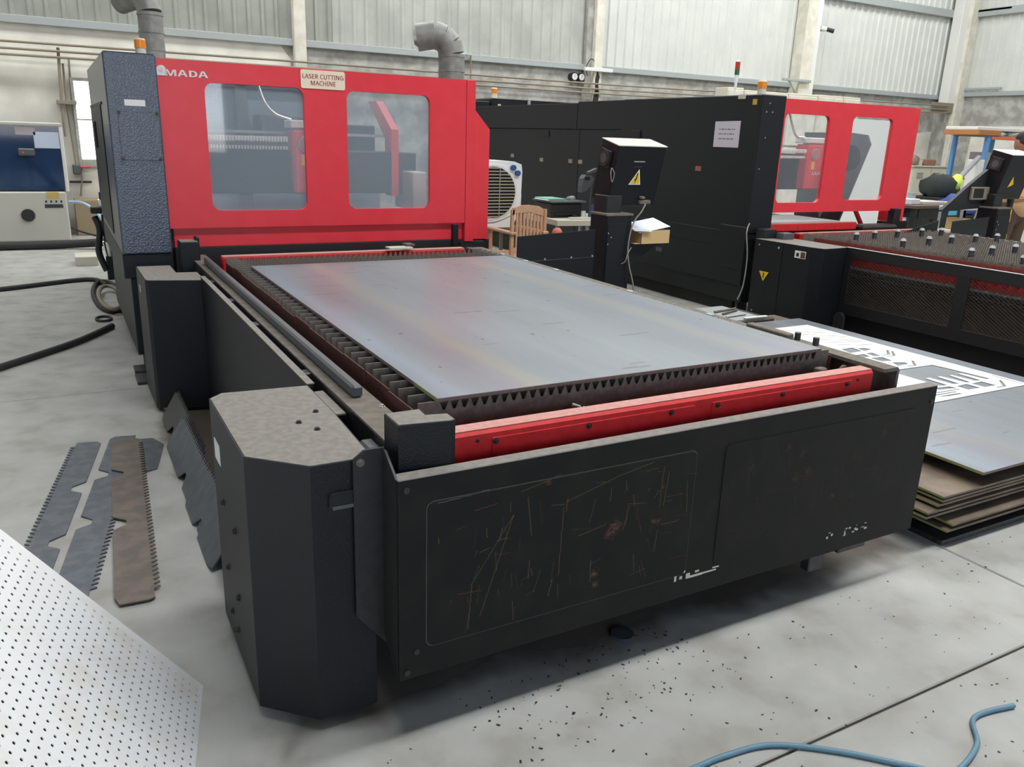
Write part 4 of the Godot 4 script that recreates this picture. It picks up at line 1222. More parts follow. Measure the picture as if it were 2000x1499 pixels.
func slats_on_floor() -> void:
	# [origin x, z, direction along x,z, mirrored, height, material, label]
	var L := [
		[-0.058, -4.20, -0.171, 0.985, 1.0, 0.001, M.slatnew, "blue-grey toothed slat on the floor nearest the left, its teeth facing left", 0.120, [1.0, 0.50]],
		[0.225, -4.20, -0.175, 0.985, -1.0, 0.001, M.slatnew, "blue-grey toothed slat on the floor partly under the brown slat", 0.125, [0.90, 0.42]],
		[0.230, -4.13, -0.052, 0.9986, -1.0, 0.008, M.slatbrown, "brownish toothed slat lying on top of the other floor slats", 0.132, [0.88, 0.37]]]
	for q in L:
		var len := 1.56
		var g := G.new()
		var s := V(q[2], 0, q[3]).normalized()
		var t: Vector3 = V(s.z, 0, -s.x) * q[4]
		g.t = Transform3D(Basis(s, t, Vector3.UP), V(q[0], q[5], q[1]))
		g.prism(floor_slat_outline(len, q[8], q[9]), 0.0, 0.005, 2)
		S("support_slat", g, q[6], q[7], "slat", "spare slats by the front table")
	var g := G.new()
	g.prism(pv([0.205, -4.14, 0.284, -4.127, 0.323, -4.02, 0.280, -3.80, 0.262, -3.72, 0.205, -3.695]), 0.0015, 0.0065, 1)
	S("support_slat", g, M.slatnew, "short blunt slat end sticking out from under the brown floor slat towards the table", "slat", "spare slats by the front table")
	# leaning pieces: lower edge on the floor, upper edge against the side panel
	for q in [[0.362, -4.42, 0.95, 60.0, 0.02, "uppermost leaning slat, half hidden in the dark between the two guard boxes"], [0.335, -4.0, 1.15, 57.0, 0.0, "leaning slat in the middle of the three propped between the guard boxes"], [0.325, -3.3, 0.62, 54.0, 0.0, "lowest leaning slat, its corner ending beside the near guard box"]]:
		var a: float = deg_to_rad(q[3])
		g = G.new()
		var s := V(0, 0, 1)
		var t := V(cos(a), sin(a), 0)
		g.t = Transform3D(Basis(s, t, s.cross(t)), V(q[0], 0.004 + q[4] * 0.0, q[1]))
		var pl := floor_slat_outline(q[2], 0.17, [q[2] - 0.4] if q[2] < 0.8 else [q[2] - 0.3, q[2] - 0.72])
		var fl := PackedVector2Array()
		for p in pl: fl.append(Vector2(p.x, 0.17 - p.y))
		g.prism(fl, 0.0, 0.005, 2)
		S("support_slat", g, M.slatnew if q[1] > -4.3 else M.darksteel, q[5], "slat", "spare slats by the front table")

func perforated_panel() -> void:
	# white perforated sheet tilted up to the left, its long lower edge on the floor
	var p := 0.02573
	var I := V(-0.60081528, 0.77297412, -0.11403297).normalized()
	var J := V(-0.19563292, -0.0157141, 0.99519956)
	J = (J - I * I.dot(J)).normalized()
	var N := J.cross(I)
	if N.y < 0: N = -N
	var o := V(7.2598, -57.18857, -79.09022) * p + V(0, 1.487, 0)
	var ni := 40
	var nj := 46
	var b := thing("perforated_panel", o + (I * -0.8 + J * 20.0) * p, "white perforated metal panel tilted in the lower left foreground", "panel")
	var front := PackedVector3Array()
	var g := G.new()
	g.t = Transform3D(Basis(I, J, N), o)
	var R := 0.0040
	var th := 0.002
	var sg := 8
	var e := p * 0.5
	for i in ni:
		for j in nj:
			var c := Vector3(i * p, j * p, 0)
			var ring := []
			var outer := []
			for k in sg:
				var a := TAU * (k + 0.5) / sg
				ring.append(c + Vector3(cos(a), sin(a), 0) * R)
			var cr := [c + Vector3(e, e, 0), c + Vector3(-e, e, 0), c + Vector3(-e, -e, 0), c + Vector3(e, -e, 0)]
			for s in 4:   # each quadrant: corner fan, then the side between corners
				var r0: Vector3 = ring[s * 2]
				var r1: Vector3 = ring[(s * 2 + 1) % sg]
				var r2: Vector3 = ring[(s * 2 + 2) % sg]
				g.tri(cr[s], r0, r1, Vector3.BACK)
				g.quad(cr[s], r1, r2, cr[(s + 1) % 4], Vector3.BACK)
				for pr in [[r0, r1], [r1, r2]]:
					var mid: Vector3 = (pr[0] + pr[1]) / 2
					g.quad(pr[0], pr[1], pr[1] - Vector3(0, 0, th), pr[0] - Vector3(0, 0, th), c - mid)
	var m0 := -0.5 * p
	var x1 := (ni - 0.5) * p
	var y1 := (nj - 0.5) * p
	var q := 0.85 * p
	for r in [[m0 - q, m0 - q, x1 + q, m0], [m0 - q, y1, x1 + q, y1 + q], [m0 - q, m0, m0, y1], [x1, m0, x1 + q, y1]]:
		g.box(Vector3(r[0], r[1], -th), Vector3(r[2], r[3], 0))
	var paint := mat(Color.WHITE, 0.45)
	paint.albedo_texture = ntex([rgb(222, 216, 206), rgb(236, 236, 236), rgb(238, 239, 240)], [0.1, 0.35, 0.8], 0.01, 4, 31)
	paint.uv1_triplanar = true
	paint.uv1_world_triplanar = true
	P(b, "perforated_sheet", g, paint)
	# dark sheet standing in for the shade behind the holes, and the two legs it is propped on
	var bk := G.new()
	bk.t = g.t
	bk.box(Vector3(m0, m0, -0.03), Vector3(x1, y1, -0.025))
	P(b, "hole_shade_sheet", bk, M.dark)
	for j in [6.0, 40.0]:
		var top: Vector3 = o + (I * 37.0 + J * j) * p - N * 0.03
		P(b, "prop_leg", tb([top, V(top.x - 0.35, 0.0, top.z)], 0.015, 8), M.steelgrey)
	for j in [6.0, 40.0]:
		var lo: Vector3 = o + (I * 2.0 + J * j) * p - N * 0.03
		P(b, "foot_strip", bx(lo.x - 0.12, 0.0, lo.z - 0.02, lo.x, maxf(lo.y, 0.01), lo.z + 0.02), M.steelgrey)

# ---------------------------------------------------------------- stack of sheets on the right
func bridge(outer: PackedVector2Array, holes: Array) -> PackedVector2Array:
	# joins holes to the outline by hair-thin slits so that the whole is one simple polygon
	var poly := outer
	var hs := []
	for h in holes:
		var b := 0
		for i in h.size():
			if h[i].x > h[b].x: b = i
		hs.append([h[b].x, h, b])
	hs.sort_custom(func(a, b): return a[0] > b[0])
	for q in hs:
		var h: PackedVector2Array = q[1]
		var hp: Vector2 = h[q[2]]
		var bx_ := INF
		var at := -1
		var pt := Vector2.ZERO
		for i in poly.size():   # ray to the right
			var a := poly[i]
			var c := poly[(i + 1) % poly.size()]
			if (a.y <= hp.y) != (c.y <= hp.y):
				var x := a.x + (hp.y - a.y) / (c.y - a.y) * (c.x - a.x)
				if x > hp.x and x < bx_:
					bx_ = x; at = i; pt = Vector2(x, hp.y)
		if at < 0: continue
		var e := 0.00006
		var up := poly[(at + 1) % poly.size()].y > poly[at].y
		var s := e if up else -e
		var n := PackedVector2Array()
		for i in at + 1: n.append(poly[i])
		n.append(pt + Vector2(0, -s))
		for k in h.size() + 1:
			var v := h[(q[2] + k) % h.size()]
			if k == 0: v += Vector2(0, -s)
			if k == h.size(): v += Vector2(0, s)
			n.append(v)
		n.append(pt + Vector2(0, s))
		for i in range(at + 1, poly.size()): n.append(poly[i])
		poly = n
	return poly

func ccw(p: PackedVector2Array, want := true) -> PackedVector2Array:
	var a := 0.0
	for i in p.size():
		var q := p[(i + 1) % p.size()]
		a += p[i].x * q.y - q.x * p[i].y
	if (a > 0) != want:
		p = p.duplicate()
		p.reverse()
	return p

func right_stack() -> void:
	var g := bx(2.91, 0.0, -4.9, 5.2, 0.022, -1.684, 0.003)
	S("base_plate", g, M.darksteel, "dark steel plate on the floor under the stack of rusty sheets", "plate")
	for x in [3.3, 4.2]: S("spacer_bar", bx(x, 0.022, -4.4, x + 0.05, 0.068, -1.76, 0.003), M.rustsheet, "square spacer bar under the rusty sheets, %s" % ("nearer the front table" if x < 3.5 else "farther to the right"), "bar", "spacer bars")
	var rows := [[2.90, 0.068, 1.668, M.rustsheet, "lowest rusty sheet with a greenish edge at the foot of the right stack"], [2.925, 0.092, 1.664, M.rustsheet, "second rusty sheet from the bottom, its pale corner standing out"], [2.80, 0.132, 1.700, M.rustsheet, "third rusty sheet from the bottom, pushed left of the others"], [2.80, 0.152, 1.695, M.rustsheet, "fourth rusty sheet from the bottom, with a yellowish edge"], [2.86, 0.172, 1.700, M.rustsheet, "fifth rusty sheet from the bottom, between two dark gaps"], [2.875, 0.192, 1.692, M.rustsheet, "uppermost but one of the rusty sheets in the right stack"], [2.872, 0.208, 1.690, M.rustsheet, "uppermost rusty sheet, brown top in the shade of the blue-grey sheet"]]
	for i in rows.size():
		var r = rows[i]
		var o := thing("rusty_sheet", V(r[0] + 0.9, r[1], -3.0), r[4], "sheet", "stacked rusty sheets")
		P(o, "plate", bx(r[0], r[1], -4.5, r[0] + 2.0, r[1] + 0.010, -r[2], 0.001), r[3])
		P(o, "painted_edge", bx(r[0] - 0.0006, r[1] + 0.0008, -3.4, r[0], r[1] + 0.0092, -r[2] - 0.001), M.greenedge)
	for q in [[0.102, 0.132, "third"], [0.142, 0.152, "fourth"], [0.162, 0.172, "fifth"], [0.182, 0.192, "sixth"], [0.202, 0.208, "topmost"]]:
		S("spacer_strip", bx(3.6, q[0], -4.2, 3.64, q[1], -2.0), M.slatbrown, "thin spacer strip hidden in the gap under the %s rusty sheet" % q[2], "strip", "thin spacer strips")
	for x in [3.35, 4.4]: S("spacer_bar", bx(x, 0.218, -3.95, x + 0.05, 0.268, -1.85, 0.003), M.rustsheet, "square spacer bar carrying the blue-grey sheet, %s" % ("nearer the front table" if x < 3.5 else "farther to the right"), "bar", "spacer bars")
	var sh := thing("steel_sheet", V(3.9, 0.268, -2.9), "blue-grey steel sheet on top of the right stack, under the white cut panel", "sheet")
	P(sh, "plate", bx(3.10, 0.268, -4.12, 4.72, 0.2796, -1.688, 0.0008), M.sheetedge)
	var t := G.new()
	t.uvr = Rect2(3.10, -4.12, 1.62, 2.432)
	t.prism(pv([3.1005, -4.1195, 4.7195, -4.1195, 4.7195, -1.6885, 3.1005, -1.6885]), 0.2795, 0.280, 1)
	P(sh, "top_face", t, M.steel2)
	P(sh, "paint_mark", bx(3.0992, 0.2685, -2.0, 3.10, 0.2795, -1.69), M.greenedge, "olive green paint on the edge")
	# white decorative cut-out panel: x 3.2..4.585, z -3.92..-2.36
	var out := pv([3.20, -3.92, 4.585, -3.92, 4.585, -2.36, 3.20, -2.36])
	var hs := CUT_HOLES()
	var cc := []
	for h in hs: cc.append(ccw(h, false))
	g = G.new()
	g.prism(bridge(ccw(out), cc), 0.2815, 0.2845, 1)
	S("cutout_panel", g, M.cutwhite, "white laser-cut decorative panel with slots and openings lying on the right stack", "panel")
	# pale plates and bars behind
	S("plate", bx(4.12, 0.0, -4.66, 4.60, 0.262, -4.24, 0.003), M.darksteel, "low dark block under the pale plates behind the right stack", "block")
	S("plate", bx(4.0, 0.262, -4.70, 4.50, 0.276, -4.245, 0.002), M.girt, "pale grey plate behind the right stack with loose bars on it", "plate")
	S("plate", bx(4.30, 0.280, -4.262, 4.52, 0.290, -4.235, 0.002), M.offwhite, "narrow white strip along the front of the pale grey plate", "strip")
	for q in [[4.24, -4.50, 4.50, -4.55, 0.276, M.railtop, "longest loose bar lying on the pale plate"], [4.25, -4.42, 4.47, -4.50, 0.276, M.slatbrown, "rusty loose bar lying slantwise on the pale plate"], [4.20, -4.33, 4.42, -4.36, 0.276, M.girt, "grey loose bar nearest the front of the pale plate"]]:
		S("loose_bar", tb([V(q[0], q[4] + 0.009, q[1]), V(q[2], q[4] + 0.009, q[3])], 0.009, 4), q[5], q[6], "bar", "loose bars")

func CUT_HOLES() -> Array:
	var H := []
	# the big open field with five bars reaching into it
	H.append(pv([4.06, -2.855, 4.436, -2.842, 4.452, -2.769, 4.478, -2.514, 4.447, -2.518, 4.426, -2.65, 4.399, -2.658, 4.395, -2.516, 4.35, -2.524, 4.337, -2.651, 4.318, -2.658, 4.299, -2.519, 4.269, -2.523, 4.248, -2.66, 4.221, -2.662, 4.21, -2.523, 4.166, -2.532, 4.158, -2.668, 4.126, -2.666, 4.117, -2.528, 4.06, -2.54]))
	for q in [[4.276, -2.495, 4.375, -2.501, 4.378, -2.42, 4.281, -2.423], [4.15, -2.497, 4.242, -2.503, 4.247, -2.426, 4.144, -2.429], [4.012, -2.521, 4.105, -2.511, 4.115, -2.474, 3.985, -2.493], [3.93, -2.4655, 4.115, -2.461, 4.105, -2.452, 3.92, -2.456], [3.887, -2.442, 4.053, -2.437, 4.041, -2.428, 3.873, -2.431], [3.857, -2.418, 4.036, -2.410, 4.047, -2.395, 3.929, -2.398],
			[4.218, -3.32, 4.326, -3.323, 4.306, -3.235, 4.191, -3.227], [4.335, -3.293, 4.39, -3.291, 4.413, -3.247, 4.325, -3.225], [4.19, -3.182, 4.255, -3.179, 4.245, -3.122, 4.156, -3.118], [4.285, -3.188, 4.335, -3.183, 4.323, -3.115, 4.268, -3.111], [4.213, -3.098, 4.304, -3.084, 4.285, -3.001, 4.206, -3.009], [4.25, -2.976, 4.324, -2.946, 4.313, -2.911, 4.209, -2.905], [4.0, -3.2, 4.12, -3.19, 4.10, -3.03, 3.98, -3.02]]:
		H.append(pv(q))
	for c in [[4.483, -3.193, 4.396, -3.112], [4.485, -3.159, 4.402, -3.078], [4.398, -2.954, 4.316, -2.873], [4.491, -2.473, 4.400, -2.389]]:   # chevrons: a leg and a foot
		var x: float = c[0]
		var z: float = c[1]
		H.append(pv([x, z, x + 0.015, z + 0.003, c[2] + 0.012, c[3] + 0.006, c[2] - 0.06, c[3] + 0.002, c[2] - 0.06, c[3] - 0.008, c[2] - 0.004, c[3] - 0.006]))
	# long bent slots towards the rear
	for q in [[4.244, -3.886, 4.416, -3.718, 4.520, -3.702], [4.296, -3.737, 4.446, -3.606, 4.517, -3.593], [4.298, -3.633, 4.480, -3.556, 4.556, -3.549], [4.287, -3.573, 4.470, -3.475, 4.520, -3.466], [4.29, -3.486, 4.470, -3.431, 4.554, -3.428], [4.30, -3.424, 4.436, -3.346, 4.53, -3.338], [4.14, -3.80, 4.22, -3.70, 4.27, -3.685]]:
		H.append(pv([q[0], q[1], q[2] + 0.002, q[3] - 0.006, q[4], q[5] - 0.004, q[4] + 0.003, q[5] + 0.005, q[2] + 0.004, q[3] + 0.005, q[0] - 0.004, q[1] + 0.011]))
	H.append(pv([4.556, -2.556, 4.566, -2.552, 4.558, -2.380, 4.549, -2.381]))
	return H

# ---------------------------------------------------------------- consoles
func console(dx: float, dy: float, label: String, second: bool) -> void:
	var o := thing("control_console", V(3.68 + dx, 0, -5.1), label, "console", "")
	# pedestal
	P(o, "pedestal", bx(3.556 + dx, 0.02, -5.22, 3.79 + dx, 0.965, -5.0, 0.008), M.paint)
	P(o, "pedestal_cap", bx(3.55 + dx, 0.955, -5.225, 3.796 + dx, 0.972, -4.995, 0.003), M.railtop)
	P(o, "base_plate", bx(3.45 + dx, 0.0, -5.32, 3.9 + dx, 0.02, -4.9, 0.004), M.darksteel)
	P(o, "front_cover", bx(3.565 + dx, 0.06, -5.0, 3.782 + dx, 0.90, -4.994, 0.002), M.paint)
	for q in [[3.572, 0.83], [3.60, 0.80], [3.572, 0.75], [3.575, 0.3]]: P(o, "screw", cy(V(q[0] + dx, q[1], -4.994), V(q[0] + dx, q[1], -4.99), 0.005, 8), M.girt)
	P(o, "neck", bx(3.60 + dx, 0.96, -5.25, 3.74 + dx, 1.10, -5.08, 0.006), M.black)
	# tilted housing, the screen on the far side
	var h := G.new()
	var a := deg_to_rad(13.0)
	var tl := Transform3D(Basis(Vector3.RIGHT, a), V(3.60 + dx, 1.46 + dy, -5.0))
	h.t = tl
	h.box(V(0.02, -0.455, -0.22), V(0.463, 0.0, 0.0), 0.006)
	var b := P(o, "housing", h, M.paint)
	var tp := G.new()
	tp.t = tl
	tp.box(V(0.017, -0.004, -0.223), V(0.466, 0.003, 0.003), 0.001)
	P(b, "top_cover", tp, M.offwhite if second else M.cream, "pale top cover")
	var fg := G.new()
	fg.t = tl
	fg.box(V(0.004, -0.19, -0.19), V(0.021, -0.06, -0.06), 0.004)
	P(b, "fan_guard", fg, M.black)
	fg = G.new()
	fg.t = tl
	fg.cyl(V(0.004, -0.125, -0.125), V(-0.004, -0.125, -0.125), 0.058, 20)
	P(b, "fan_ring", fg, M.darksteel)
	fg = G.new()
	fg.t = tl
	fg.cyl(V(-0.004, -0.125, -0.125), V(-0.008, -0.125, -0.125), 0.036, 18)
	P(b, "fan_hub", fg, M.steelgrey)
	if not second:
		fg = G.new()
		fg.t = tl
		fg.prism(pv([0.175, -0.288, 0.285, -0.288, 0.25, -0.17]), 0.0, 0.0015, 2)
		var w := P(b, "warning_label", fg, M.paper)
		fg = G.new()
		fg.t = tl
		fg.prism(pv([0.187, -0.281, 0.272, -0.281, 0.247, -0.185]), 0.0015, 0.0022, 2)
		var yl := P(b, "warning_triangle", fg, M.yellow, "yellow electrical warning triangle")
		fg = G.new()
		fg.t = tl
		fg.prism(pv([0.230, -0.276, 0.222, -0.243, 0.231, -0.243, 0.236, -0.200, 0.245, -0.200, 0.240, -0.252, 0.234, -0.252]), 0.0022, 0.003, 2)
		P(yl, "bolt_symbol", fg, M.ink)
		for q in [[0.185, -0.118, 0.10, 0.008, M.girt], [0.195, -0.155, 0.07, 0.004, M.steelgrey]]:
			fg = G.new()
			fg.t = tl
			fg.box(V(q[0], q[1], 0.0), V(q[0] + q[2], q[1] + q[3], 0.0015))
			P(b, "name_strip", fg, q[4])
		fg = G.new()
		fg.t = tl
		fg.box(V(0.30, -0.43, 0.0), V(0.40, -0.405, 0.03), 0.003)
		fg.box(V(0.30, -0.39, 0.0), V(0.34, -0.375, 0.03), 0.003)
		P(b, "plug_socket", fg, M.railtop)
		var lp := G.new()
		lp.tube(smooth([V(3.60, 1.30, -5.05), V(3.585, 1.25, -5.03), V(3.60, 1.20, -5.03), V(3.615, 1.26, -5.03), V(3.605, 1.30, -5.05)]), 0.003, 6)
		P(b, "wire_loop", lp, M.cord)
	else:
		fg = G.new()
		fg.t = tl
		fg.prism(pv([0.16, -0.33, 0.24, -0.30, 0.19, -0.22]), 0.0, 0.0015, 2)
		P(b, "warning_triangle", fg, M.yellow)
		var ag := G.new()
		ag.prism(pv([7.79, 0.935, 8.20, 1.20, 8.44, 1.34, 8.44, 0.95, 7.80, 0.92]), -5.24, -5.20, 2)
		var wa := P(o, "cable_arm", ag, M.black)
		P(wa, "socket_frame", bx(8.19, 1.035, -5.20, 8.56, 1.165, -5.17, 0.006), M.pipe)
		P(wa, "socket_hole", bx(8.215, 1.055, -5.17, 8.38, 1.15, -5.168), M.dark)

func dust_shade_image(seed_: int) -> Image:
	# brown dust with the tables' shade painted in: solid inside, ragged soft rim
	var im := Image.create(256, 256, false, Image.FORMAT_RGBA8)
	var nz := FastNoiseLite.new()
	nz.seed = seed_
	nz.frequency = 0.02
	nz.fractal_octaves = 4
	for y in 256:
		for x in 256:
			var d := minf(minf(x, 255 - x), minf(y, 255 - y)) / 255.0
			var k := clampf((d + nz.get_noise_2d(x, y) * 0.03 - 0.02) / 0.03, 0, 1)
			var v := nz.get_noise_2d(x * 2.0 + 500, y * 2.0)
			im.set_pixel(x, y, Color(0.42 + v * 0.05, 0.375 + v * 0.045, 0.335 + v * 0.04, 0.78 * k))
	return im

func floor_dust_shade() -> void:
	for q in [[0.28, -5.4, 2.85, -1.60, 41, "brown grinding dust and painted shade on the floor under the front table"], [4.9, -5.4, 7.6, -1.5, 42, "brown grinding dust and painted shade on the floor under the right table"]]:
		var m := pict(dust_shade_image(q[4]), 0.8)
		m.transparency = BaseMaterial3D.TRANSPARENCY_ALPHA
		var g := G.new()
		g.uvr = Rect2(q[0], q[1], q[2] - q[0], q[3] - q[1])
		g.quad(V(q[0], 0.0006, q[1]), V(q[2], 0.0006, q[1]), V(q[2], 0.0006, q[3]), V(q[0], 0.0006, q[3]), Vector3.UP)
		S("floor_dust_shade", g, m, q[5], "dust", "", "stuff")

func floor_chips() -> void:
	# specks of slag and grit on the slab in the foreground, too many to count
	var r := RandomNumberGenerator.new()
	r.seed = 12
	var g := G.new()
	for i in 420:
		var x := r.randf_range(0.3, 3.6)
		var z := r.randf_range(-1.62, -0.7)
		if r.randf() < 0.35:
			x = r.randf_range(0.8, 1.6)
			z = r.randf_range(-1.75, -1.4)
		var s := r.randf_range(0.0012, 0.004)
		var a := r.randf() * TAU
		g.t = Transform3D(Basis(Vector3.UP, a), V(x, 0, z))
		g.box(V(-s, 0, -s * 0.6), V(s * r.randf_range(0.6, 1.8), s * 0.5, s * 0.6))
	S("floor_grit", g, M.bolt, "dark specks of slag and grit scattered on the foreground floor", "debris", "", "stuff")

# ---------------------------------------------------------------- the operator's corner behind the table
func corner() -> void:
	# guard sheets beside the consoles
	for q in [[0.0, 0.0, "dark guard sheet standing between the front table and the tilted console"], [4.82, 0.02, "dark guard sheet standing beyond the bare slats of the right table"]]:
		var dx: float = q[0]
		var g := G.new()
		g.t = Transform3D(Basis(Vector3.UP, deg_to_rad(6.0)), V(2.76 + dx, 0, -4.93))
		var pl := pv([0.0, 0.06, 0.70, 0.06, 0.70, 0.86 + q[1], 0.0, 0.835 + q[1]])
		g.prism(pl, 0.0, 0.006, 2)
		var o := thing("guard_sheet", V(3.1 + dx, 0, -5.0), q[2], "guard", "")
		P(o, "plate", g, M.paint)
		for y in [0.655, 0.05]:
			g = G.new()
			g.t = Transform3D(Basis(Vector3.UP, deg_to_rad(6.0)), V(2.76 + dx, 0, -4.93))
			g.box(V(0.0, y, 0.006), V(0.70, y + 0.006, 0.010), 0.001)
			P(o, "seam", g, M.darksteel)
		for x in [0.02, 0.24, 0.48, 0.68]:
			var p := V(2.76 + dx, 0.668, -4.93) + Basis(Vector3.UP, deg_to_rad(6.0)) * V(x, 0, 0.008)
			P(o, "rivet", cy(p, p + V(0, 0, 0.006), 0.007, 8), M.girt)
		for x in [0.05, 0.62]:
			var p := V(2.76 + dx, 0, -4.93) + Basis(Vector3.UP, deg_to_rad(6.0)) * V(x, 0, -0.03)
			P(o, "foot", bx(p.x - 0.03, 0, p.z - 0.06, p.x + 0.03, 0.12, p.z + 0.03, 0.003), M.darksteel)
	S("white_surface", bx(10.7, 0.0, -9.15, 12.6, 1.95, -9.12, 0.004), M.cutwhite, "large white surface standing behind the right window of the far red screen", "board")  # plain white upright sheet filling the view through the right window
	var wing := thing("guard_sheet", V(7.3, 0, -5.0), "low dark wedge-shaped guard between the right red screen and the grey guard sheet", "guard")
	var wg := G.new()
	wg.prism(pv([6.95, 0.0, 7.45, 0.0, 7.45, 0.86, 6.95, 0.76]), -4.99, -4.984, 2)
	P(wing, "plate", wg, M.dark)
	# cardboard tray with papers on the pedestal's side bracket
	var br := thing("side_bracket", V(3.79, 0.6, -5.06), "dark triangular bracket on the console pedestal holding a carton", "bracket")
	var g := G.new()
	g.prism(pv([3.79, 0.55, 3.79, 0.745, 4.10, 0.745, 4.02, 0.71]), -5.16, -5.02, 2)
	P(br, "gusset", g, M.paint)
	var cb := thing("carton_tray", V(3.97, 0.745, -5.06), "open cardboard tray with papers beside the console pedestal", "box")
	P(cb, "front", bx(3.86, 0.745, -4.975, 4.135, 0.845, -4.97), M.card)
	P(cb, "back", bx(3.80, 0.745, -5.17, 4.135, 0.845, -5.165), M.card)
	P(cb, "side", bx(4.13, 0.745, -5.165, 4.135, 0.845, -4.975), M.card)
	g = G.new()
	g.prism(pv([3.80, -5.165, 3.806, -5.165, 3.866, -4.97, 3.86, -4.97]), 0.745, 0.845, 1)
	P(cb, "side", g, mat(rgb(150, 122, 86), 0.85))
	P(cb, "bottom", bx(3.81, 0.745, -5.165, 4.13, 0.749, -4.975), M.card)
	g = G.new()
	g.t = Transform3D(Basis.from_euler(V(0.25, 0.12, 0.13)), V(3.985, 0.872, -5.07))
	g.box(V(-0.16, 0, -0.10), V(0.155, 0.004, 0.10), 0.001)
	S("document_folder", g, mat(rgb(190, 202, 222), 0.25), "pale blue plastic folder lying slantwise across the cardboard tray", "folder")
	g = G.new()
	g.t = Transform3D(Basis.from_euler(V(0.1, -0.2, -0.05)), V(3.88, 0.848, -5.03))
	g.box(V(-0.075, 0, -0.08), V(0.075, 0.008, 0.08), 0.002)
	S("paper_pad", g, M.paper, "white paper pad under the blue folder in the cardboard tray", "paper")
	S("cable", tb(smooth([V(3.87, 1.045, -4.96), V(3.83, 0.99, -4.95), V(3.79, 0.93, -4.965), V(3.76, 0.85, -4.97), V(3.745, 0.70, -4.97), V(3.765, 0.58, -4.965), V(3.80, 0.45, -4.95), V(3.83, 0.25, -4.93), V(3.86, 0.02, -4.88)]), 0.006, 6), M.cord, "grey cable hanging down from the tilted console housing", "cable")
	S("cable", tb(smooth([V(3.78, 0.72, -4.975), V(3.74, 0.68, -4.96), V(3.72, 0.62, -4.96), V(3.70, 0.60, -4.98)]), 0.004, 6), M.cord, "short stray wire on the pedestal of the front console", "cable")
	for q in [[V(3.75, 0.008, -4.75), V(4.1, 0.008, -4.95), V(4.5, 0.008, -4.85), V(4.95, 0.008, -5.2), "thin grey cable snaking over the floor past the front console"], [V(3.9, 0.008, -4.5), V(4.25, 0.008, -4.62), V(4.4, 0.008, -4.9), V(4.85, 0.008, -5.0), "second thin cable on the floor between the console and the dark guard box"]]:
		S("cable", tb(smooth([q[0], q[1], q[2], q[3]]), 0.008, 6), M.cord, q[4], "cable")
	S("flat_bar", bx(4.85, 0.0, -5.28, 5.2, 0.02, -5.2, 0.002), M.steelgrey, "short grey bar on the floor beside the dark guard box", "bar")
	S("cable", tb(smooth([V(5.29, 0.84, -5.30), V(5.24, 0.76, -5.27), V(5.27, 0.55, -5.26), V(5.25, 0.30, -5.25), V(5.2, 0.18, -5.25)]), 0.006, 6), M.cord, "grey cable hanging at the front corner of the long black wall", "cable")
	# air cooler on its stand
	var st := thing("cooler_stand", V(3.68, 0, -7.15), "plain metal stand under the white air cooler", "stand")
	P(st, "top", bx(3.40, 0.62, -7.42, 3.98, 0.655, -6.98, 0.004), mat(rgb(112, 86, 72), 0.7))
	for x in [3.43, 3.92]:
		for z in [-7.38, -7.04]: P(st, "leg", bx(x, 0.0, z, x + 0.03, 0.62, z + 0.03, 0.003), M.pipe)
	var co := thing("air_cooler", V(3.68, 0.655, -7.2), "white air cooler with blue knobs and a round louvred grille", "cooler")
	g = G.new()
	g.prism(pv([3.40, 0.655, 3.862, 0.655, 3.925, 0.80, 3.945, 0.95, 3.95, 1.18, 3.94, 1.245, 3.86, 1.272, 3.42, 1.278, 3.40, 1.26]), -7.42, -7.0, 2)
	P(co, "body", g, M.plastic)
	var gc := V(3.635, 0.985, -7.0)
	P(co, "grille_ring", cy(gc, gc + V(0, 0, 0.012), 0.258, 32), M.offwhite)
	P(co, "grille_recess", cy(gc + V(0, 0, 0.0121), gc + V(0, 0, 0.0126), 0.238, 32), M.dark)
	for i in 16:
		var y := -0.225 + i * 0.03
		var w := sqrt(maxf(0.236 * 0.236 - y * y, 0.001))
		P(co, "louvre", bx(gc.x - w, gc.y + y - 0.006, -6.987, gc.x + w, gc.y + y + 0.004, -6.975, 0.002), mat(rgb(176, 168, 146), 0.5))
	for x in [-0.11, 0.06]: P(co, "grille_bar", bx(gc.x + x - 0.003, gc.y - 0.225, -6.975, gc.x + x + 0.003, gc.y + 0.225, -6.97), M.girt)
	for q in [[3.843, 1.215], [3.892, 1.165]]: P(co, "knob", cy(V(q[0], q[1], -7.0), V(q[0], q[1], -6.97), 0.026, 18), M.blue, "blue knob")
	g = G.new()
	g.tube(smooth([V(3.42, 0.73, -6.997), V(3.65, 0.715, -6.99), V(3.88, 0.79, -6.997)]), 0.008, 6)
	P(co, "moulded_rib", g, M.offwhite)
	P(co, "power_cord", tb([V(3.955, 1.1, -7.05), V(3.97, 0.95, -7.05), V(3.965, 0.655, -7.05)], 0.006, 6), M.offwhite)
	# wooden slatted chair, its back to us
	var ch := thing("wooden_chair", V(3.7, 0, -6.55), "light wooden chair with a slatted back in front of the white cooler", "chair")
	g = G.new()
	g.prism(pv([3.52, 0.83, 3.53, 0.895, 3.60, 0.915, 3.70, 0.918, 3.79, 0.908, 3.835, 0.885, 3.84, 0.82, 3.70, 0.855, 3.56, 0.848]), -6.41, -6.385, 2)
	P(ch, "top_rail", g, M.wood)
	for i in 8:
		var x := 3.575 + i * 0.036
		P(ch, "back_slat", bx(x - 0.012, 0.50, -6.405, x + 0.012, 0.855, -6.39, 0.003), M.wood)
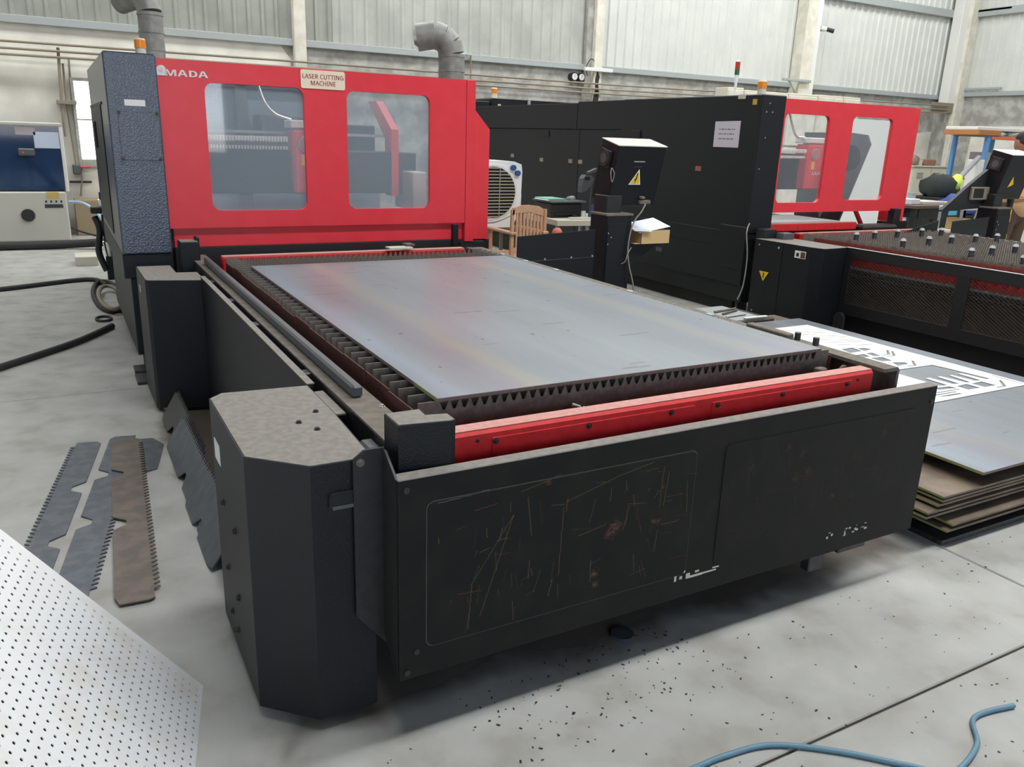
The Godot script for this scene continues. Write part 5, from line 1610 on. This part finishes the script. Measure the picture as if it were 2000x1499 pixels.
	for x in [3.525, 3.86]:
		g = G.new()
		g.prism(pv([x - 0.018, 0.0, x + 0.018, 0.0, x + 0.016, 0.88, x - 0.010, 0.88]), -6.415, -6.385, 2)
		P(ch, "leg", g, M.wood)
		P(ch, "leg", bx(x - 0.018, 0.0, -6.84, x + 0.018, 0.66, -6.80, 0.003), M.wood)
		P(ch, "arm_rest", bx(x - 0.03, 0.66, -6.86, x + 0.03, 0.685, -6.36, 0.006), M.wood)
	P(ch, "seat", bx(3.51, 0.43, -6.84, 3.875, 0.46, -6.41, 0.005), M.wood)
	P(ch, "lower_rail", bx(3.54, 0.50, -6.41, 3.845, 0.54, -6.385, 0.003), M.wood)
	# desk with office machines
	var dk := thing("desk", V(4.6, 0, -7.1), "small grey desk with a thick top behind the wooden chair", "desk")
	g = G.new()
	g.prism(pv([4.22, -6.75, 5.0, -6.64, 5.0, -7.50, 4.28, -7.52]), 0.685, 0.735, 1)
	P(dk, "top", g, M.lockergrey)
	for q in [[4.25, -6.80], [4.95, -6.70], [4.3, -7.45], [4.95, -7.45], [4.56, -6.74]]: P(dk, "leg", bx(q[0] - 0.014, 0.0, q[1] - 0.014, q[0] + 0.014, 0.685, q[1] + 0.014, 0.002), M.girt)
	var prn := thing("printer", V(4.4, 0.735, -7.2), "black box printer on the desk carrying papers", "printer")
	P(prn, "body", bx(4.30, 0.735, -7.36, 4.66, 0.88, -7.0, 0.012), M.black)
	P(prn, "lid", bx(4.29, 0.88, -7.37, 4.70, 0.90, -6.98, 0.006), M.steelgrey)
	P(prn, "paper_tray", bx(4.33, 0.76, -7.0, 4.63, 0.785, -6.985, 0.003), M.dark)
	S("notebook", bx(4.30, 0.90, -7.34, 4.50, 0.918, -7.08, 0.003), mat(rgb(128, 182, 160), 0.6), "pale green notebook lying on the printer", "notebook")
	S("paper_pad", bx(4.27, 0.900, -7.30, 4.298, 0.906, -7.05, 0.001), M.paper, "sliver of white paper beside the green notebook", "paper")
	S("computer_mouse", rough_lump(V(4.60, 0.90, -7.12), V(0.055, 0.024, 0.035), 9), M.girt, "silver-grey mouse on the printer lid beside the notebook", "mouse")
	var ky := thing("keyboard", V(4.55, 0.735, -6.84), "flat grey keyboard lying on the front of the desk", "keyboard")
	P(ky, "case", bx(4.42, 0.735, -6.90, 4.68, 0.748, -6.79, 0.003), M.lockergrey)
	P(ky, "keys", bx(4.43, 0.748, -6.89, 4.67, 0.753, -6.80, 0.002), M.beige, "", "stuff")
	S("cup", cy(V(4.68, 0.735, -7.0), V(4.68, 0.80, -7.0), 0.03, 12, 0.024), M.plastic, "small white cup on the desk right of the printer", "cup")
	S("computer_mouse", rough_lump(V(4.55, 0.735, -6.97), V(0.05, 0.018, 0.03), 12), M.dark, "dark mouse on the desk in front of the printer", "mouse")
	var mon := thing("monitor", V(4.85, 0.735, -6.9), "blue-grey flat screen back standing on the right of the desk", "monitor")
	g = G.new()
	g.prism(pv([4.68, 0.745, 5.0, 0.745, 5.0, 0.865, 4.88, 0.875, 4.70, 0.872]), -6.92, -6.895, 2)
	P(mon, "shell", g, mat(rgb(66, 76, 92), 0.5))
	P(mon, "stand", bx(4.78, 0.735, -6.98, 4.9, 0.75, -6.86, 0.003), M.black)
	var dl := thing("barcode_scanner", V(4.74, 0.735, -7.05), "grey gooseneck desk device on a thin stem behind the desk", "device")
	P(dl, "stem", tb(smooth([V(4.79, 0.735, -7.05), V(4.79, 0.95, -7.05), V(4.785, 1.06, -7.05), V(4.76, 1.09, -7.05)]), 0.008, 6), M.steelgrey)
	g = G.new()
	g.prism(pv([4.66, 0.98, 4.72, 1.0, 4.78, 1.06, 4.80, 1.12, 4.77, 1.15, 4.70, 1.155, 4.67, 1.12, 4.66, 1.05]), -7.1, -7.02, 2)
	P(dl, "head", g, M.steelgrey)
	P(dl, "window", bx(4.69, 1.105, -7.02, 4.745, 1.135, -7.015), M.dark)
	g = G.new()
	g.prism(pv([4.76, 1.16, 4.88, 1.20, 4.885, 1.215, 4.85, 1.22, 4.75, 1.18]), -7.1, -7.05, 2)
	P(dl, "arm", g, M.steelgrey)
	var rb := rough_lump(V(4.13, 0.60, -6.6), V(0.05, 0.05, 0.05), 15)
	var rg := S("rag", rb, mat(rgb(206, 110, 98), 0.8), "crumpled reddish rag on a ledge beside the chair under the desk", "rag")
	S("stool", bx(4.05, 0.0, -6.68, 4.22, 0.60, -6.52, 0.01), M.dark, "dark box stool under the reddish rag beside the chair", "stool")

	# ------------------------------------------------ far right: second operator's place
	var t2 := thing("work_table", V(9.65, 0, -6.5), "dark steel worktable with an open front at the right, behind the second guard sheet", "table")
	P(t2, "top", bx(9.15, 0.82, -6.95, 10.25, 0.86, -6.45, 0.005), mat(rgb(92, 78, 72), 0.7))
	P(t2, "drawer_box", bx(9.25, 0.70, -6.9, 10.2, 0.82, -6.47, 0.004), M.black)
	P(t2, "blue_plate", bx(9.83, 0.735, -6.47, 10.0, 0.79, -6.465), mat(rgb(90, 176, 210), 0.5))
	for x in [9.2, 10.17]:
		for z in [-6.9, -6.5]: P(t2, "leg", bx(x - 0.03, 0, z - 0.03, x + 0.03, 0.82, z + 0.03, 0.003), M.black)
	S("binder", bx(9.45, 0.86, -6.85, 9.85, 0.90, -6.55, 0.004), M.beige, "beige folder stack in the middle of the dark worktable", "folder")
	S("paper_stack", bx(9.25, 0.86, -6.88, 9.43, 0.93, -6.6, 0.008), M.paper, "white papers at the left end of the dark worktable", "paper")
	S("magazine", bx(9.9, 0.86, -6.8, 10.15, 0.885, -6.52, 0.003), M.card, "tan pad at the right end of the dark worktable", "pad")
	S("tape_roll", cy(V(9.38, 0.93, -6.7), V(9.38, 1.0, -6.7), 0.05, 16), M.girt, "shiny grey roll on the papers of the dark worktable", "roll")
	# black bags and a long tube by the right wall
	S("bag", rough_lump(V(14.2, 0.72, -9.6), V(0.42, 0.24, 0.3), 21), mat(rgb(40, 46, 46), 0.8), "black bag with a lime green stripe near the beige locker", "bag")
	S("bag_stripe", rough_lump(V(14.32, 0.86, -9.38), V(0.09, 0.16, 0.1), 22), mat(rgb(200, 224, 90), 0.7), "lime green patch on the black bag near the beige locker", "patch")
	S("crate", bx(13.8, 0.0, -9.9, 15.0, 0.72, -9.3, 0.02), M.dark, "dark crate under the black bag near the locker", "crate")
	S("tarpaulin", rough_lump(V(14.0, 0.45, -9.05), V(0.45, 0.2, 0.25), 23), mat(rgb(56, 84, 156), 0.7), "blue folded tarpaulin below the black bag", "tarpaulin")
	S("crate", bx(13.4, 0.0, -9.28, 14.6, 0.45, -8.8, 0.02), M.dark, "low dark crate under the blue tarpaulin", "crate")
	S("tube", tb([V(14.7, 0.9, -9.7), V(16.3, 1.42, -10.3)], 0.05, 10), mat(rgb(150, 150, 156), 0.4), "grey tube leaning slantwise before the white wall", "tube")
	S("tube_stand", bx(16.2, 0.0, -10.45, 16.45, 1.38, -10.25, 0.01), M.offwhite, "white post carrying the upper end of the grey tube", "post")
	# small white rack with cables between console and person
	var wr := thing("shelf_rack", V(9.0, 0, -5.75), "small white shelf rack behind the right console", "shelf")
	for y in [0.25, 0.42, 0.62, 0.88]: P(wr, "shelf", bx(8.85, y, -5.95, 9.3, y + 0.03, -5.65, 0.004), M.offwhite)
	for x in [8.86, 9.27]:
		for z in [-5.93, -5.67]: P(wr, "post", bx(x - 0.012, 0, z - 0.012, x + 0.012, 0.9, z + 0.012, 0.002), M.girt)
	S("carton", bx(8.95, 0.65, -5.9, 9.1, 0.78, -5.7, 0.004), M.card, "small tan carton on the white shelf rack", "box")
	S("white_box", bx(8.9, 0.45, -5.9, 9.2, 0.56, -5.68, 0.006), M.plastic, "white device on the middle of the white shelf rack", "device")
	S("cable", tb(smooth([V(9.1, 0.92, -5.64), V(9.0, 0.8, -5.6), V(8.92, 0.65, -5.58), V(8.86, 0.48, -5.55), V(8.8, 0.3, -5.5), V(8.74, 0.02, -5.45)]), 0.008, 6), M.cord, "pale cable dropping from the white shelf rack to the floor", "cable")
	for q in [[8.93, -5.2, 1.10, "yellow and black striped post in front of the person in khaki"], [9.38, -5.0, 0.72, "yellow and black striped post at the right edge of the view"]]:
		var po := thing("striped_post", V(q[0], 0, q[1]), q[3], "post", "striped posts")
		P(po, "base", cy(V(q[0], 0, q[1]), V(q[0], 0.02, q[1]), 0.1, 16), M.girt)
		var y := 0.02
		var k := 0
		while y < q[2] - 0.01:
			var y2: float = minf(y + 0.13, q[2])
			P(po, "band", cy(V(q[0], y, q[1]), V(q[0], y2, q[1]), 0.033, 14), M.yellow if k % 2 == 0 else M.rubber)
			y = y2
			k += 1

	# ------------------------------------------------ left: hoses and fittings beside the first machine
	S("hose", tb(smooth([V(-1.4, 0.018, -8.3), V(-0.55, 0.018, -8.57), V(0.17, 0.018, -8.9), V(0.32, 0.018, -8.5)]), 0.024, 8), M.rubber, "black hose on the floor running left from the foot of the blue-black cabinet", "hose")
	S("hose", tb(smooth([V(-1.4, 0.02, -4.6), V(-0.427, 0.02, -5.73), V(0.0, 0.02, -6.25), V(0.26, 0.02, -6.7)]), 0.024, 8), M.rubber, "grey-black hose running across the floor from the left edge to the cabinet foot", "hose")
	var lp := []
	for i in 21:
		var a := TAU * i / 20.0 * 1.0
		lp.append(V(0.30 + 0.11 * cos(a), 0.02 + 0.0 * i, -8.0 + 0.75 * sin(a)))
	S("hose_coil", tb(lp, 0.02, 8), M.rubber, "larger loop of black hose on the floor beside the blue-black cabinet", "hose")
	lp = []
	for i in 21:
		var a := TAU * i / 20.0
		lp.append(V(0.315 + 0.09 * cos(a), 0.05, -7.75 + 0.55 * sin(a)))
	S("hose_coil", tb(lp, 0.018, 8), M.pipe, "smaller loop of grey hose lying on the larger black loop", "hose")
	lp = []
	for i in 17:
		var a := TAU * i / 16.0
		lp.append(V(0.22 + 0.055 * cos(a), 0.012, -7.03 + 0.09 * sin(a)))
	S("cable_loop", tb(lp, 0.01, 6), M.rubber, "small ring of black cable on the floor near the table", "cable")
	var fu := thing("filter_unit", V(0.38, 0, -8.9), "cluster of black and chrome air filters behind the blue-black cabinet", "filter")
	P(fu, "post", bx(0.36, 0, -9.0, 0.42, 0.85, -8.94, 0.004), M.black)
	for i in 3: P(fu, "filter_bowl", cy(V(0.40, 0.25 + i * 0.2, -8.85), V(0.40, 0.39 + i * 0.2, -8.85), 0.05, 14, 0.06), M.foil if i != 1 else M.black)
	P(fu, "pipe", tb(smooth([V(0.30, 0.62, -8.9), V(0.33, 0.5, -8.85), V(0.30, 0.3, -8.8), V(0.35, 0.12, -8.75)]), 0.03, 8), M.black)
	P(fu, "bracket", bx(0.27, 0.66, -8.95, 0.46, 0.72, -8.8, 0.006), M.black)
	S("carton", bx(0.10, 0.0, -10.25, 0.32, 0.10, -9.9, 0.004), M.lockergrey, "small beige box on the floor behind the hose loops", "box")
	S("wall_trunking", bx(0.2, 0.0, -13.1, 1.2, 0.48, -12.7, 0.01), mat(rgb(150, 134, 110), 0.8), "brown low cabinet against the white wall behind the hoses", "cabinet")
	S("hose", tb(smooth([V(0.13, 0.56, -11.4), V(0.25, 0.57, -11.2), V(0.34, 0.53, -11.0), V(0.42, 0.44, -10.9), V(0.5, 0.3, -10.8)]), 0.016, 8), mat(rgb(170, 200, 228), 0.35), "pale blue hose bending down from the grey cabinet's side", "hose")
	S("hose", tb(smooth([V(-1.6, 0.05, -11.45), V(-0.6, 0.05, -11.4), V(0.1, 0.06, -11.35), V(0.5, 0.09, -11.2)]), 0.05, 8), M.rubber, "fat black hose along the foot of the grey cabinet", "hose")
	S("cable", tb(smooth([V(0.12, 0.24, -11.5), V(0.2, 0.22, -11.3), V(0.35, 0.2, -11.0), V(0.45, 0.22, -10.8)]), 0.012, 6), M.rubber, "black cable between the grey cabinet and the air filters", "cable")
	# foreground: blue hose and a slug on the floor
	S("hose", tb(smooth([V(0.6, 0.008, -1.29), V(0.9, 0.008, -1.245), V(1.184, 0.008, -1.205), V(1.32, 0.008, -1.20), V(1.461, 0.008, -1.175), V(1.60, 0.008, -1.08), V(1.721, 0.008, -0.965), V(1.80, 0.008, -0.90), V(1.95, 0.008, -0.93), V(2.05, 0.008, -1.0), V(2.2, 0.008, -0.98)], 8), 0.007, 8), M.bluehose, "thin blue-grey air hose curving over the floor at the bottom of the picture", "hose")
	S("steel_slug", cy(V(1.406, 0.0, -1.747), V(1.406, 0.011, -1.747), 0.036, 28), M.slatnew, "round dark steel slug on the floor under the front panel", "disc")
	# black cabinet behind the long wall and lamps
	var bc := thing("chiller_cabinet", V(6.9, 0, -11.6), "black cabinet standing behind the long black machine wall", "cabinet")
	P(bc, "body", bx(5.66, 0.0, -12.3, 7.9, 2.02, -11.01, 0.012), M.paint)
	P(bc, "side_box", bx(5.35, 0.0, -12.2, 5.64, 1.98, -11.02, 0.01), M.paint)
	P(bc, "dusty_top", bx(5.67, 2.02, -12.29, 7.89, 2.03, -11.01), M.dust)
	P(bc, "label", bx(5.76, 1.88, -11.0, 5.81, 1.95, -10.997), M.lockergrey)
	P(bc, "lifting_lug", bx(6.25, 1.96, -11.0, 6.29, 2.04, -10.97, 0.004), M.girt)
	beacon(V(0.535, 1.875, -5.62), 0.032, "amber beacon lamp on top of the blue-black corner cabinet at the left")
	beacon(V(5.5, 1.91, -5.55), 0.040, "amber beacon lamp on top of the right machine's black corner")
	beacon(V(5.75, 2.03, -11.1), 0.045, "small amber beacon lamp on the black cabinet behind the long wall")
	var sl := thing("signal_tower", V(8.42, 1.3, -9.0), "slim signal tower with red and green lenses on a white pole", "signal lamp")
	P(sl, "pole", cy(V(8.42, 1.3, -9.0), V(8.42, 2.3, -9.0), 0.012, 10), M.offwhite)
	P(sl, "holder", cy(V(8.42, 2.25, -9.0), V(8.42, 2.42, -9.0), 0.016, 12, 0.03), M.plastic)
	P(sl, "green_lens", cy(V(8.42, 2.42, -9.0), V(8.42, 2.49, -9.0), 0.033, 14), mat(rgb(40, 96, 74), 0.3), "green lens")
	P(sl, "red_lens", cy(V(8.42, 2.49, -9.0), V(8.42, 2.59, -9.0), 0.033, 14), mat(rgb(180, 52, 40), 0.3), "red lens")
	P(sl, "cap", cy(V(8.42, 2.59, -9.0), V(8.42, 2.615, -9.0), 0.034, 14, 0.026), M.offwhite)
	S("electrical_cabinet", bx(8.1, 0.0, -9.4, 8.8, 1.3, -8.9, 0.01), M.paint, "dark cabinet carrying the signal tower behind the right machine", "cabinet")

# ---------------------------------------------------------------- person at the right edge
func surface_nets(bones: Array, cell: float, k: float, grow := 0.0) -> G:
	# bones: [a, b, ra, rb]; smooth union of tapered capsules, meshed with one vertex per crossed cell
	var lo := V(1e9, 1e9, 1e9)
	var hi := -lo
	for b in bones:
		for e in [[b[0], b[2]], [b[1], b[3]]]:
			var r: float = e[1] + grow + cell * 2
			lo = lo.min(e[0] - V(r, r, r)); hi = hi.max(e[0] + V(r, r, r))
	var n := Vector3i(((hi - lo) / cell).ceil()) + Vector3i.ONE
	var f := PackedFloat32Array()
	f.resize(n.x * n.y * n.z)
	var i := 0
	for z in n.z:
		for y in n.y:
			for x in n.x:
				var p := lo + V(x, y, z) * cell
				var d := 1e3
				for b in bones:
					var ab: Vector3 = b[1] - b[0]
					var t := clampf((p - b[0]).dot(ab) / ab.length_squared(), 0, 1)
					var q: float = p.distance_to(b[0] + ab * t) - lerpf(b[2], b[3], t) - grow
					var h := clampf(0.5 + 0.5 * (d - q) / k, 0, 1)
					d = lerpf(d, q, h) - k * h * (1 - h)
				f[i] = d
				i += 1
	var at := func(x: int, y: int, z: int) -> float: return f[(z * n.y + y) * n.x + x]
	var vid := {}
	var vs := []
	var ns := []
	for z in n.z - 1:
		for y in n.y - 1:
			for x in n.x - 1:
				var c := []
				var neg := 0
				for q in 8:
					var dv: float = at.call(x + (q & 1), y + ((q >> 1) & 1), z + (q >> 2))
					c.append(dv)
					if dv < 0: neg += 1
				if neg == 0 or neg == 8: continue
				var sum := Vector3.ZERO
				var cnt := 0
				for e in [[0, 1], [2, 3], [4, 5], [6, 7], [0, 2], [1, 3], [4, 6], [5, 7], [0, 4], [1, 5], [2, 6], [3, 7]]:
					var a: float = c[e[0]]
					var b2: float = c[e[1]]
					if (a < 0) != (b2 < 0):
						var t := a / (a - b2)
						var pa := V(e[0] & 1, (e[0] >> 1) & 1, e[0] >> 2)
						var pb := V(e[1] & 1, (e[1] >> 1) & 1, e[1] >> 2)
						sum += pa.lerp(pb, t)
						cnt += 1
				vid[Vector3i(x, y, z)] = vs.size()
				vs.append(lo + (V(x, y, z) + sum / cnt) * cell)
				ns.append(V(c[1] + c[3] + c[5] + c[7] - c[0] - c[2] - c[4] - c[6], c[2] + c[3] + c[6] + c[7] - c[0] - c[1] - c[4] - c[5], c[4] + c[5] + c[6] + c[7] - c[0] - c[1] - c[2] - c[3]).normalized())
	var g := G.new()
	for key in vid:
		for ax in 3:
			var a1 := Vector3i.ZERO
			var a2 := Vector3i.ZERO
			a1[(ax + 1) % 3] = 1
			a2[(ax + 2) % 3] = 1
			var d0 := Vector3i.ZERO
			d0[ax] = 1
			# edge at the cell's own corner along ax is shared with the cells before it
			if not (vid.has(key - a1) and vid.has(key - a2) and vid.has(key - a1 - a2)): continue
			var s0: float = at.call(key.x, key.y, key.z)
			var s1: float = at.call(key.x + d0.x, key.y + d0.y, key.z + d0.z)
			if (s0 < 0) == (s1 < 0): continue
			var q := [vid[key], vid[key - a1], vid[key - a1 - a2], vid[key - a2]]
			g.stri([vs[q[0]], vs[q[1]], vs[q[2]]], [ns[q[0]], ns[q[1]], ns[q[2]]])
			g.stri([vs[q[0]], vs[q[2]], vs[q[3]]], [ns[q[0]], ns[q[2]], ns[q[3]]])
	return g

func person() -> void:
	# standing at the frame's right edge, seen from behind, bending a little to the right
	var b := V(9.62, 0, -5.55)
	var o := thing("person", b, "person in khaki shirt and dark brown trousers seen from behind at the right edge", "person")
	var J := func(x: float, y: float, z: float) -> Vector3: return b + V(x, y, z)
	var hip := [J.call(-0.10, 0.92, 0), J.call(0.10, 0.92, 0)]
	var knee := [J.call(-0.13, 0.49, -0.03), J.call(0.13, 0.49, -0.04)]
	var ank := [J.call(-0.15, 0.08, 0.02), J.call(0.14, 0.08, 0.0)]
	var toe := [J.call(-0.17, 0.035, -0.14), J.call(0.16, 0.035, -0.16)]
	var ch := J.call(0.06, 1.28, -0.05)
	var nk := J.call(0.11, 1.47, -0.08)
	var hd := J.call(0.13, 1.60, -0.11)
	var sh := [J.call(-0.12, 1.40, -0.05), J.call(0.28, 1.38, -0.08)]
	var el := [J.call(-0.20, 1.13, -0.10), J.call(0.36, 1.10, -0.12)]
	var wr := [J.call(-0.10, 0.98, -0.28), J.call(0.30, 1.0, -0.33)]
	var body := [[J.call(0, 0.95, 0), ch, 0.135, 0.15], [ch, nk, 0.13, 0.06], [nk, hd, 0.055, 0.085], [hd, hd + V(0.005, 0.05, -0.01), 0.088, 0.09]]
	for s in 2:
		body += [[hip[s], knee[s], 0.085, 0.058], [knee[s], ank[s], 0.057, 0.04], [ank[s], toe[s], 0.042, 0.032], [sh[s], el[s], 0.055, 0.043], [el[s], wr[s], 0.042, 0.028]]
		var hb: Vector3 = wr[s] + (wr[s] - el[s]).normalized() * 0.05
		body.append([wr[s], hb, 0.028, 0.036])
	var bm := P(o, "body", surface_nets(body, 0.022, 0.035), M.skin)
	for s in 2:   # fingers, curled forward
		var hb: Vector3 = wr[s] + (wr[s] - el[s]).normalized() * 0.07
		var fw: Vector3 = (wr[s] - el[s]).normalized()
		for i in 5:
			var off := V((i - 2) * 0.017, -0.005, 0.0)
			var ln := [0.035, 0.05, 0.055, 0.05, 0.04][i] as float
			P(bm, "finger", tb([hb + off, hb + off + fw * ln * 0.6, hb + off + fw * ln + V(0, -ln * 0.5, 0)], 0.008, 6), M.skin)
	var shirt := [[J.call(0.0, 0.97, 0.0), J.call(0.03, 1.15, -0.02), 0.205, 0.18], [J.call(0.03, 1.15, -0.02), ch, 0.18, 0.175], [ch, J.call(0.10, 1.40, -0.07), 0.165, 0.08], [sh[0], el[0], 0.085, 0.075], [sh[1], el[1], 0.085, 0.075]]
	P(o, "shirt", surface_nets(shirt, 0.022, 0.05), M.khaki)
	for y in [1.03, 1.055, 1.01]: # creases where the shirt is tied at the waist
		var ring := []
		for i in 13:
			var a := PI * i / 12.0
			ring.append(J.call(-0.01 + 0.205 * cos(a), y + 0.012 * sin(a * 3 + y * 40), 0.21 * sin(a)))
		P(o, "shirt_crease", tb(ring, 0.006, 5), mat(rgb(168, 124, 86), 0.9))
	var tr := [[J.call(0, 0.90, 0), J.call(0, 0.99, 0), 0.16, 0.17]]
	for s in 2: tr += [[hip[s], knee[s], 0.12, 0.10], [knee[s], ank[s] + V(0, 0.04, 0), 0.098, 0.085]]
	P(o, "trousers", surface_nets(tr, 0.022, 0.04), M.trouser)
	var hair := [[hd + V(0, 0.03, 0.01), hd + V(0, 0.07, -0.01), 0.092, 0.085]]
	P(o, "hair", surface_nets(hair, 0.014, 0.02), M.dark)
	for s in 2: P(o, "shoe", surface_nets([[ank[s] + V(0, -0.02, 0.03), toe[s], 0.05, 0.04]], 0.014, 0.02), M.dark)

func _ready() -> void:
	camera_and_light()
	rng.seed = 7
	materials()
	shell()
	wall_things()
	make_laser(0.0, 0.0, 0.307, 0.583, -9.0, 1.585, "red-fronted laser cutting machine with two windows and a sign plate, behind the front table", false)
	make_laser(4.92, 0.035, 5.305, 5.59, -11.0, 7.02, "right-hand laser cutting machine with a long black side wall and a bright red screen", true)
	make_pallet()
	make_pallet2()
	slats_on_floor()
	perforated_panel()
	right_stack()
	console(0.0, 0.0, "dark tilted control console with a yellow warning triangle, right of the front table", false)
	console(4.85, 0.03, "dark tilted control console with a pale top at the far right, beyond the bare slats", true)
	corner()
	person()
	floor_dust_shade()
	floor_chips()
